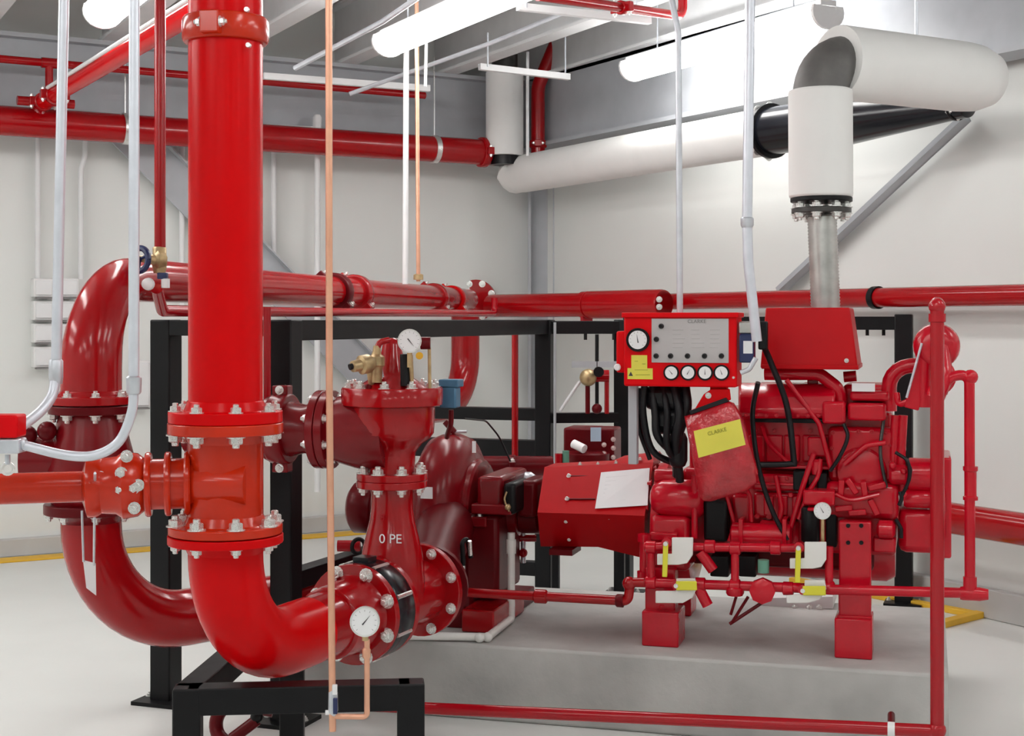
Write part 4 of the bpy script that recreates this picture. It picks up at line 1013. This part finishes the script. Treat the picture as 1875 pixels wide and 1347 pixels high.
# manifold rails
loft([[EP(x, 766, .15), EP(x, 752, .13), EP(x, 722, .16), EP(x, 704, .24), EP(x, 700, .40), EP(x, 766, .40)] for x in (1352, 1530)]).build('intake_cover', R_, en, bevel=0.012, seg=3)
pbox(en, 'gap_shade_strip', 1380, 767, 1532, 774, 0.20, 0.40, 'black', 0)  # black strip paints the shade in the gap below the cover
pbox(en, 'thermostat_box', 1505, 735, 1548, 776, 0.12, 0.30, R_, 0.012)
pbox(en, 'heat_exchanger', 1552, 738, 1622, 770, 0.14, 0.34, R_, 0.012)
pbox(en, 'water_header', 1556, 716, 1628, 734, 0.16, 0.40, R_, 0.012)
M().box(EP(1581, 709, 0.15), (0.044, 0.004, 0.016), (U, V, Z3)).build('white_plate', 'paper', en)
ptube(en, 'coolant_pipe', [(1400, 684, .22), (1500, 684, .22), (1536, 712, .22), (1540, 745, .22)], 0.026, R_, 0.06, 16)
ptube(en, 'coolant_pipe', [(1545, 690, .30), (1568, 688, .30)], 0.022, R_, seg=14)
ptube(en, 'upper_elbow', [(1628, 752, .22), (1628, 672, .22), (1690, 668, .22)], 0.030, R_, 0.085, 18)
ptube(en, 'fuel_line', [(1440, 695, .14), (1500, 775, .14), (1522, 860, .14)], 0.010, R_, 0.05, 10)
ptube(en, 'fuel_line', [(1490, 830, .13), (1470, 890, .12), (1448, 965, .12)], 0.011, R_, 0.05, 10)
ptube(en, 'fuel_line', [(1502, 840, .13), (1498, 872, .12), (1478, 905, .12), (1462, 950, .12)], 0.009, R_, 0.05, 10)
ptube(en, 'fuel_line', [(1545, 850, .14), (1585, 815, .14), (1622, 810, .14)], 0.010, R_, 0.05, 10)
ptube(en, 'fuel_line', [(1420, 870, .13), (1432, 930, .13), (1420, 985, .13)], 0.009, R_, 0.05, 10)
ptube(en, 'fuel_line', [(1330, 905, .13), (1345, 960, .13), (1335, 990, .13)], 0.008, R_, 0.05, 10)
for i, x in enumerate((1600, 1640)):
    ptube(en, 'side_pipe', [(1640 + 14 * i, 760, .2), (1636 + 14 * i, 830, .2), (1638 + 14 * i, 905, .2)], 0.018, R_, 0.05, 12)
# gear case and front end
M().lathe(EP(1578, 862, 0.24), -V, [(0, 0.105), (0.05, 0.10), (0.07, 0.09), (0.08, 0.05)], 32).build('gear_cover', R_, en, sharp=40)
pbox(en, 'front_case', 1516, 782, 1640, 884, 0.19, 0.50, R_, 0.02)
pbox(en, 'front_case', 1510, 884, 1645, 950, 0.14, 0.50, R_, 0.025)
for x, y in ((1540, 894), (1560, 890), (1583, 897), (1606, 890), (1545, 930), (1570, 938), (1600, 928)):
    w_ = (x * 7 + y * 3) % 100 / 100 * 2.4; e1_ = U * math.cos(w_) + Z3 * math.sin(w_)
    M().box(EP(x, y, 0.13), (0.034, 0.016, 0.012), (e1_, V, V.cross(e1_))).build('case_boss', R_, en, bevel=0.005)
pbox(en, 'fuel_filter_head', 1470, 898, 1528, 925, 0.06, 0.18, R_, 0.008)
M().lathe(EP(1484, 992, 0.10), Z3, [(0, 0.03), (0.008, 0.036), (0.13, 0.036), (0.138, 0.03)], 22).build('fuel_filter', 'black', en)
for q in ((1452, 862, 1478, 898), (1496, 866, 1514, 896), (1300, 1018, 1334, 1056), (1352, 1018, 1384, 1056), (1512, 935, 1532, 1002)):
    pbox(en, 'crevice_shade', *q, 0.145, 0.25, 'black', 0.006)  # solid black blocks stand in for shaded crevices between engine parts
# right hand end
sx0 = EP(1645, 872, 0.22)
M().lathe(EP(1660, 868, 0.20), U, [(0, 0.05), (0.01, 0.066), (0.12, 0.066), (0.13, 0.05)], 28).build('alternator', R_, en)
M().lathe(EP(1628, 868, 0.16), U, [(0, 0.03), (0.01, 0.04), (0.06, 0.04), (0.07, 0.025)], 18).build('water_pump', R_, en)
M().lathe(EP(1655, 912, 0.18), U, [(0, 0.03), (0.01, 0.036), (0.10, 0.036), (0.11, 0.03)], 20).build('hose_neck', R_, en)
pbox(en, 'cooler_tank', 1645, 932, 1728, 1014, 0.18, 0.52, R_, 0.03)
M().lathe(EP(1712, 928, 0.34), U, [(0, 0.205), (0.006, 0.21), (0.035, 0.21), (0.04, 0.20)], 40).build('crank_pulley', R_, en)
pbox(en, 'end_plate', 1718, 838, 1742, 1022, 0.16, 0.52, R_, 0.008)
M().lathe(EP(1605, 968, 0.10), U, [(0, 0.02), (0.01, 0.035), (0.06, 0.035), (0.07, 0.02)], 18).build('lift_pump', R_, en)
pbox(en, 'lift_bracket', 1598, 985, 1640, 1012, 0.10, 0.20, R_, 0.008)
for x, y in ((1634, 852), (1655, 862), (1655, 905), (1628, 968)): M().ball(EP(x, y, 0.11), 0.014, 10).build('boss', 'engine_red', en)
for i, (x0, y0, x1, y1) in enumerate(((1660, 840, 1664, 880), (1648, 900, 1646, 925), (1640, 950, 1650, 985))):
    ptube(en, 'black_hose', [(x0, y0, .10), ((x0 + x1) / 2 + 5, (y0 + y1) / 2, .10), (x1, y1, .10)], 0.008, 'rubber', 0.03, 8)
pbox(en, 'belt_guard', 1632, 770, 1658, 835, 0.30, 0.5, R_, 0.01)

M().lathe(EP(1338, 976, 0.12), U, [(0, 0.03), (0.008, 0.045), (0.235, 0.045), (0.243, 0.03)], 22).build('oil_cooler', R_, en)
for x in (1356, 1436): pbox(en, 'cooler_strap', x - 4, 950, x + 4, 1002, 0.07, 0.2, R_, 0.003)
ptube(en, 'vertical_pipe', [(1272, 870, .10), (1272, 985, .10)], 0.013, R_, seg=12)
ptube(en, 'breather_hose', [(1545, 776, .12), (1552, 800, .11), (1538, 835, .11), (1520, 862, .12)], 0.008, 'rubber', -1, 8)
ptube(en, 'breather_hose', [(1640, 828, .10), (1662, 845, .08), (1664, 878, .09), (1650, 910, .1)], 0.007, 'rubber', -1, 8)
ptube(en, 'fuel_line', [(1395, 780, .22), (1410, 815, .2), (1450, 852, .2)], 0.007, R_, -1, 8)
ptube(en, 'fuel_line', [(1530, 905, .11), (1560, 915, .10), (1610, 905, .11)], 0.008, R_, -1, 8)
ptube(en, 'fuel_line', [(1350, 880, .14), (1372, 905, .13), (1376, 955, .12)], 0.008, R_, -1, 8)
ptube(en, 'dipstick_tube', [(1618, 768, .18), (1612, 830, .15), (1625, 900, .15)], 0.007, 'cast_dark', -1, 8)
pbox(en, 'lifting_eye', 1478, 676, 1498, 704, 0.34, 0.36, R_, 0.004)
for x, y in ((1525, 792), (1548, 790), (1572, 790), (1596, 790), (1622, 792), (1630, 815), (1630, 845), (1524, 820), (1524, 850)):
    bolt(EP(x, y, 0.19), -V, en, 0.006)
for k in range(9):
    bolt(EP(1365 + 19 * k, 760, 0.14), -V, en, 0.006)
for k in range(10):
    w = 2 * math.pi * k / 10; bolt(EP(1578, 862, 0.175) + (U * math.cos(w) + Z3 * math.sin(w)) * 0.085, -V, en, 0.005)
for x0, y0, x1, y1, v_ in ((1398, 908, 1416, 944, .17), (1424, 908, 1442, 944, .17), (1450, 908, 1466, 944, .17), (1478, 930, 1500, 936, .05)):
    pbox(en, 'cover_rib', x0, y0, x1, y1, v_, 0.24, R_, 0.006)
pbox(en, 'fuel_pump', 1478, 800, 1512, 836, 0.17, 0.30, R_, 0.008)
M().lathe(EP(1495, 868, 0.14), Z3, [(0, 0.018), (0.02, 0.024), (0.05, 0.024), (0.06, 0.014)], 14).build('injector_cap', R_, en)
for x in (1402, 1425, 1448, 1471):
    M().lathe(EP(x, 906, 0.165), -V, [(0, 0.012), (0.01, 0.012), (0.014, 0.008)], 6).build('core_plug', R_, en)

# heat shield box on top
hsx = thing('heat_shield', 'plain red trapezoid cover box on top of the engine', 'cover', EP(1490, 672, 0.2))
f0, f1 = 0.14, 0.50
loft([[EP(1392, 674, f0), EP(1571, 674, f0), EP(1571, 674, f0) + V * .36, EP(1392, 674, f0) + V * .36],
      [EP(1402, 563, f0 + .03), EP(1556, 563, f0 + .03), EP(1556, 563, f0 + .03) + V * .30, EP(1402, 563, f0 + .03) + V * .30]]).build('box', 'shield_red', hsx, bevel=0.006)
pbox(hsx, 'lower_edge', 1394, 668, 1572, 676, f0 - 0.012, f0 + 0.36, 'shield_red', 0.003)
for x in (1412, 1550): bolt(EP(x, 660, f0), -V, hsx, 0.006)

# turbo / expansion bottle and standpipe
sp2 = thing('raw_water_standpipe', 'thick red vertical pipe in front of the right end of the engine', 'pipe', EP(1714, 1340, -0.52))
vv = -0.50
M().tube(fillet([EP(1716, 1338, vv), EP(1716, 575, vv), EP(1716, 556, vv), EP(1716, 556, vv + 0.42)], 0.035), 0.0235, 18).build('pipe', 'thin_red', sp2)
M().ball(EP(1716, 561, vv), 0.029, 14).build('elbow_socket', 'thin_red', sp2)
M().lathe(EP(1716, 590, vv), Z3, [(0, 0.0235), (0.002, 0.029), (0.03, 0.029)], 16).build('collar', 'thin_red', sp2)
ex2 = thing('expansion_bottle', 'round red bottle behind the top of the standpipe', 'tank', EP(1715, 690, 0.1))
M().lathe(EP(1715, 634, 0.02), V, [(0, 0.05), (0.01, 0.07), (0.03, 0.083), (0.07, 0.088), (0.20, 0.088), (0.23, 0.07)], 32).build('drum', R_, ex2, sharp=60)
M().lathe(EP(1716, 690, 0.04), V, [(0, 0.05), (0.02, 0.07), (0.12, 0.07)], 22).build('lower_lobe', R_, ex2)
M().tube(fillet([EP(1693, 745, .06), EP(1693, 650, .06)], 0.02), 0.028, 14).build('neck', R_, ex2)
loft([[EP(1655, 745, .04), EP(1682, 752, .04), EP(1682, 752, .04) + V * .06, EP(1655, 745, .04) + V * .06], [EP(1678, 660, .04), EP(1705, 660, .04), EP(1705, 660, .04) + V * .06, EP(1678, 660, .04) + V * .06]]).build('bracket', R_, ex2, bevel=0.005)
M().tube([EP(1660, 728, .02), EP(1688, 628, .02)], 0.005, 8).build('cable', 'galv', ex2)
M().tube(fillet([EP(1642, 720, .1), EP(1645, 742, .08), EP(1662, 735, .06)], 0.02), 0.012, 10).build('hose', R_, ex2)
cl = thing('cooling_return_line', 'red pipe bending right from the bottle then down with a union', 'pipe', EP(1775, 1088, -0.05))
va = -0.05
M().tube(fillet([EP(1725, 720, va), EP(1735, 690, va), EP(1775, 684, va), EP(1776, 1086, va)], [0.05, 0.03], 5), 0.0195, 16).build('pipe', R_, cl)
M().tube(fillet([EP(1722, 640, va + .08), EP(1728, 690, va), EP(1712, 728, va)], 0.08), 0.035, 16).build('bend', R_, cl)
M().ball(EP(1777, 690, va), 0.028, 14).build('elbow_socket', R_, cl)
M().lathe(EP(1777, 915, va), Z3, [(0, 0.027), (0.012, 0.027), (0.016, 0.022), (0.105, 0.022), (0.11, 0.027), (0.125, 0.027)], 16).build('union', R_, cl)
M().tube([EP(1520, 1079, va), EP(1800, 1086, va)], 0.0195, 16).build('lower_pipe', R_, cl)
M().lathe(EP(1758, 1085.5, va), U, [(0, 0.024), (0.01, 0.026), (0.07, 0.026), (0.09, 0.022), (0.10, 0.02)], 16).build('bottom_tee', R_, cl)
M().lathe(EP(1776, 1080, va), Z3, [(0, 0.025), (0.05, 0.025)], 16).build('tee_socket', R_, cl)

# front low line along the plinth
ll = run('drain_header', 'long thin red pipe along the foot of the concrete plinth', 'pipe', [EP(1716, 1338, vv), EP(600, 1288, vv)], 0.0225, 'thin_red', seg=16)
M().ball(EP(1716, 1336, vv), 0.031, 14).build('elbow_socket', 'thin_red', ll)
M().lathe(EP(1632, 1335, vv), U, [(-0.012, 0.026), (0.012, 0.026)], 16).build('pipe_clip', 'dial', ll)
M().tube([EP(1632, 1330, vv), EP(1632, 1308, vv + .1)], 0.013, 10).build('clip_stem', 'maroon', ll)

# ------------------------------------------------------------------ cooling water loop on the engine front
wl = thing('cooling_water_manifold', 'red water piping with two loops across the lower front of the engine', 'pipe', EP(1350, 1095, -0.02))
vw = -0.01
M().tube([EP(1180, 1000, vw), EP(1470, 1003, vw)], 0.017, 14).build('upper_line', R_, wl)
M().tube([EP(1178, 1066, vw), EP(1520, 1078, vw)], 0.019, 14).build('lower_line', R_, wl)
for x in (1192, 1346, 1518): M().tube([EP(x, 1000, vw), EP(x, 1074, vw)], 0.016, 12).build('riser', R_, wl)
for x, y in ((1192, 1002), (1192, 1066), (1346, 1003), (1346, 1072), (1300, 1000), (1420, 1003), (1518, 1076), (1282, 1069), (1443, 1077)):
    M().lathe(EP(x, y, vw) - U * 0.022, U, [(0, 0.019), (0.004, 0.026), (0.040, 0.026), (0.044, 0.019)], 14).build('fitting', R_, wl)
M().tube([EP(1282, 1010, vw), EP(1306, 1044, vw)], 0.022, 12).build('strainer', R_, wl)
M().tube([EP(1277, 1072, vw), EP(1296, 1108, vw)], 0.022, 12).build('strainer', R_, wl)
M().lathe(EP(1397, 1080, -0.03), -V, [(0, 0.05), (0.03, 0.05), (0.034, 0.044)], 8).build('regulator_cap', R_, wl)
M().lathe(EP(1398, 1048, -0.02), Z3, [(0, 0.022), (0.05, 0.022)], 12).build('green_plug', 'green', wl)
M().lathe(EP(1346, 1085, vw), Z3, [(-0.01, 0.03), (0.0, 0.036), (0.02, 0.036), (0.03, 0.02)], 12).build('drain_boss', R_, wl)
for x, dx in ((1340, -2), (1362, -22)):
    M().tube([EP(x + 8, 1092, vw), EP(x + dx, 1140 if dx < -10 else 1125, vw)], 0.006, 8).build('drip_tube', 'maroon', wl)
M().tube([EP(1336, 1142, vw), EP(1400, 1100, vw + .02)], 0.007, 8).build('drip_tube', 'maroon', wl)
# white lever valves with yellow handles
def wvalve(poly, label, hand, vp=-0.05):
    t = thing('ball_valve', label, 'valve', EP(poly[0][0], max(p[1] for p in poly), vp), 'white valves with yellow handles on the engine')
    M().prism([EP(x, y, vp) for x, y in poly], V * 0.012).build('white_guard', 'pvc', t, bevel=0.003)
    (x0, y0), (x1, y1) = hand
    a, b = EP(x0, y0, vp - 0.014), EP(x1, y1, vp - 0.014); d = (b - a).normalized()
    M().box((a + b) / 2, ((b - a).length / 2, 0.010 if abs(d.z) > .5 else 0.018, 0.004), (d, V.cross(d), V)).build('handle', 'yellow', t, bevel=0.003)
    M().lathe(a, -V, [(-0.02, 0.009), (0.008, 0.009)], 10).build('stem', 'zinc', t)
    M().tube([a + V * 0.015, a + V * 0.05], 0.02, 12).build('body', 'engine_red', t)
wvalve([(1230, 984), (1269, 984), (1268, 1016), (1258, 1031), (1242, 1034), (1203, 1034), (1203, 1014), (1230, 1014)], 'white angled valve guard at the upper left of the engine front', ((1219, 995), (1217, 1056)))
wvalve([(1238, 1059), (1273, 1059), (1275, 1078), (1268, 1094), (1250, 1104), (1200, 1104), (1200, 1082), (1238, 1082)], 'white valve guard above the left engine foot', ((1238, 1072), (1276, 1072)))
wvalve([(1473, 992), (1513, 992), (1513, 1024), (1504, 1038), (1488, 1041), (1446, 1041), (1446, 1022), (1473, 1022)], 'white angled valve guard below the black fuel filter', ((1462, 1003), (1460, 1066)))
wvalve([(1473, 1062), (1510, 1062), (1513, 1078), (1508, 1088), (1500, 1098), (1478, 1104), (1440, 1104), (1440, 1090), (1473, 1088)], 'white valve guard left of the right engine foot', ((1470, 1081), (1512, 1081)))
gauge('small white gauge beside the black fuel filter on the engine', EP(1506, 935, -0.02), -V, 0.033, stem=0.10, needle=120)
# shelf of white plates behind between the feet
bk = thing('drip_tray', 'pale tray with small bolts seen under the engine between its feet', 'tray', EP(1430, 1118, 1.3))
M().prism([EP(1395, 1095, 0.95), EP(1525, 1092, 0.95), EP(1525, 1114, 0.95), EP(1395, 1114, 0.95)], V * 0.3).build('tray', 'white_tube', bk)
for x in (1455, 1482, 1500): bolt(EP(x, 1112, 0.94), -V, bk, 0.01)

# ------------------------------------------------------------------ control panel
vpn = -0.10
cpn = thing('control_panel', 'red engine control panel with grey face plate and round gauges', 'panel', EP(1240, 710, vpn))
pbox(cpn, 'box', 1142, 577, 1349, 708, vpn, vpn + 0.16, 'panel_red', 0.008)
pbox(cpn, 'side_wing', 1128, 606, 1146, 682, vpn + 0.04, vpn + 0.14, 'panel_red', 0.008)
pbox(cpn, 'hood', 1138, 572, 1352, 581, vpn - 0.014, vpn + 0.165, 'panel_red', 0.003)
fp = pbox(cpn, 'face_plate', 1193, 583, 1334, 664, vpn - 0.004, vpn + 0.002, 'plate', 0.001)
text(fp, 'CLARKE', 0.020, EP(1276, 588.5, vpn - 0.0042), U, Z3, 'faint_ink')
for x, y in ((1211, 597), (1202, 621), (1201.5, 651.5), (1228, 651.5), (1259, 651.5), (1290, 651.5), (1321, 651.5)):
    kb = M().lathe(EP(x, y, vpn - 0.004), -V, [(0, 0.0105), (0.006, 0.0105), (0.012, 0.008), (0.02, 0.007)], 14).build('knob', 'black', fp)
fm = M()
for i in range(5):
    for j in range(3):
        x0 = 1232 + 34 * j; y = 604 + 8 * i
        fm.tube([EP(x0, y, vpn - 0.0044), EP(x0 + 14 + 10 * random.random(), y, vpn - 0.0044)], 0.0008, 4)
MATS['plate_print'] = mat('plate_print', (0.475, 0.455, 0.455), 0.5)
fo = fm.build('print_lines', 'plate_print', fp); fo['kind'] = 'stuff'
gauge('', EP(1168, 622, vpn - 0.012), -V, pxr(22, 5.6), case='black', parent=cpn, stem=0, needle=100)
for x, nd in ((1229, 130), (1260, 60), (1291, 90), (1321, 110)):
    gauge('', EP(x, 682, vpn - 0.010), -V, pxr(14.5, 5.6), case='black', parent=cpn, stem=0, needle=nd, ticks=False)
l1 = pbox(cpn, 'warning_label', 1156, 650, 1185, 674, vpn - 0.002, vpn, 'label_yellow', 0)
l2 = pbox(cpn, 'warning_label', 1149, 674, 1195, 694, vpn - 0.0025, vpn, 'label_yellow', 0)
M().prism([EP(1151, 688, vpn - .003), EP(1159, 688, vpn - .003), EP(1155, 680, vpn - .003)], -V * 0.0006).build('warning_symbol', 'ink', l2)
fm = M()
for x0, x1, y in ((1162, 1168, 661), (1176, 1182, 666), (1162, 1186, 677), (1164, 1190, 686)): fm.tube([EP(x0, y, vpn - .003), EP(x1, y, vpn - .003)], 0.0008, 4)
fo = fm.build('print_lines', 'olive_ink', l2); fo['kind'] = 'stuff'
M().lathe(EP(1131, 672, vpn + .03), -V, [(0, 0.014), (0.01, 0.014), (0.014, 0.010)], 12).build('side_plug', 'dial', cpn)
M().lathe(EP(1343, 691, vpn), -V, [(0, 0.006), (0.004, 0.004)], 10).build('screw', 'zinc', cpn)
pbox(cpn, 'support_arm', 1150, 706, 1166, 850, vpn + 0.08, vpn + 0.12, 'steel_grey', 0.003)
pbox(cpn, 'support_arm', 1300, 706, 1330, 760, vpn + 0.06, vpn + 0.12, 'panel_red', 0.003)

# blue relay box
rb_ = thing('relay_box', 'dark blue box with white label beside the control panel', 'box', EP(1366, 668, vpn))
pbox(rb_, 'box', 1353, 611, 1380, 664, vpn, vpn + 0.07, 'navy', 0.006)
pbox(rb_, 'label_plate', 1361, 624, 1378, 647, vpn - 0.002, vpn, 'paper', 0)
pbox(rb_, 'cap', 1352, 588, 1388, 611, vpn + 0.005, vpn + 0.075, 'stainless', 0.006)
M().tube(fillet([EP(1356, 682, vpn), EP(1372, 676, vpn), EP(1384, 655, vpn)], 0.03), 0.010, 10).build('clip', 'galv', rb_)
pbox(rb_, 'clamp', 1388, 588, 1405, 640, vpn + 0.01, vpn + 0.05, 'black', 0.006)

# document bag
bg = thing('document_bag', 'red plastic document bag with yellow label hanging on the engine', 'bag', EP(1330, 920, -0.08))
vb = -0.09
bagp = [(1253, 762), (1330, 733), (1343, 738), (1362, 770), (1387, 862), (1386, 884), (1372, 896), (1302, 918), (1288, 917), (1280, 908), (1270, 850)]
ctr = EP(1322, 828, vb)
front = []
for k, sc_ in ((0, 1.0), (1, 0.97), (2, 0.80)):
    front.append([ctr + (EP(x, y, vb) - ctr) * sc_ - V * (0, 0.016, 0.030)[k] for x, y in bagp])
loft([[p + V * 0.02 for p in front[0]]] + front).build('pouch', 'bag_red', bg, sharp=50)
M().prism([EP(1262, 752, vb - .02), EP(1328, 728, vb - .02), EP(1334, 735, vb - .02), EP(1264, 759, vb - .02)], V * 0.03).build('top_seam', 'rubber', bg, bevel=0.002)
M().prism([EP(1270, 752, vb + .02), EP(1288, 722, vb + .02), EP(1302, 712, vb + .02), EP(1336, 712, vb + .02), EP(1338, 732, vb + .02)], V * 0.012).build('hanger_flap', 'panel_red', bg, bevel=0.003)
bolt(EP(1297, 724, vb + .018), -V, bg, 0.008)
lq = [EP(1270, 789, vb - .033), EP(1355, 767, vb - .033), EP(1365, 814, vb - .033), EP(1279, 838, vb - .033)]
lb = M().prism(lq, V * 0.004).build('yellow_label', 'label_yellow', bg)
xd = (lq[1] - lq[0]).normalized(); yd = V.cross(xd).normalized() * -1
if yd.z < 0: yd = -yd
text(lb, 'CLARKE', 0.021, EP(1313, 790, vb - .0332), xd, yd, 'olive_ink')
M().tube([EP(1258, 770, vb - .01), EP(1284, 905, vb - .012)], 0.004, 6).build('left_welt', 'thin_red', bg)
M().tube([EP(1340, 738, vb - .012), EP(1386, 868, vb - .012)], 0.005, 6).build('right_welt', 'thin_red', bg)

# black cables
cb = thing('cable_bundle', 'bundle of black cables and hoses below the control panel', 'cables', EP(1215, 870, -0.02))
for pts, r in (([(1180, 706, .0), (1178, 760, .0), (1195, 825, .02), (1240, 850, .1)], 0.014), ([(1195, 706, .02), (1200, 760, .0), (1205, 800, .0), (1245, 840, .1)], 0.016),
               ([(1215, 706, .02), (1222, 760, -.01), (1222, 820, .0), (1250, 850, .1)], 0.014), ([(1235, 706, .02), (1245, 760, -.01), (1238, 800, .0), (1240, 870, .1)], 0.020),
               ([(1255, 706, .02), (1258, 750, .0), (1240, 810, .02), (1245, 880, .1)], 0.018), ([(1172, 710, .05), (1170, 780, .05), (1190, 840, .1)], 0.010)):
    ptube(cb, 'cable', pts, r, 'rubber', -1, 10)
pbox(cb, 'plug_body', 1178, 706, 1256, 752, 0.0, 0.08, 'rubber', 0.03)
pbox(cb, 'plug_body', 1190, 745, 1254, 796, 0.01, 0.08, 'rubber', 0.035)
pbox(cb, 'plug_body', 1222, 790, 1256, 858, 0.02, 0.09, 'rubber', 0.03)
h1_ = thing('wiring_loom', 'black cable loop hanging down the right side of the document bag', 'cable', EP(1440, 980, 0.05))
ptube(h1_, 'cable', [(1398, 590, -.06), (1396, 625, -.06), (1410, 660, .02), (1440, 740, .08), (1453, 838, .10), (1448, 849, .10), (1385, 851, .06)], 0.0125, 'rubber', -1, 10)
ptube(h1_, 'cable', [(1388, 700, .0), (1378, 760, .05), (1388, 850, .05), (1412, 930, .08), (1442, 988, .08)], 0.010, 'rubber', -1, 10)
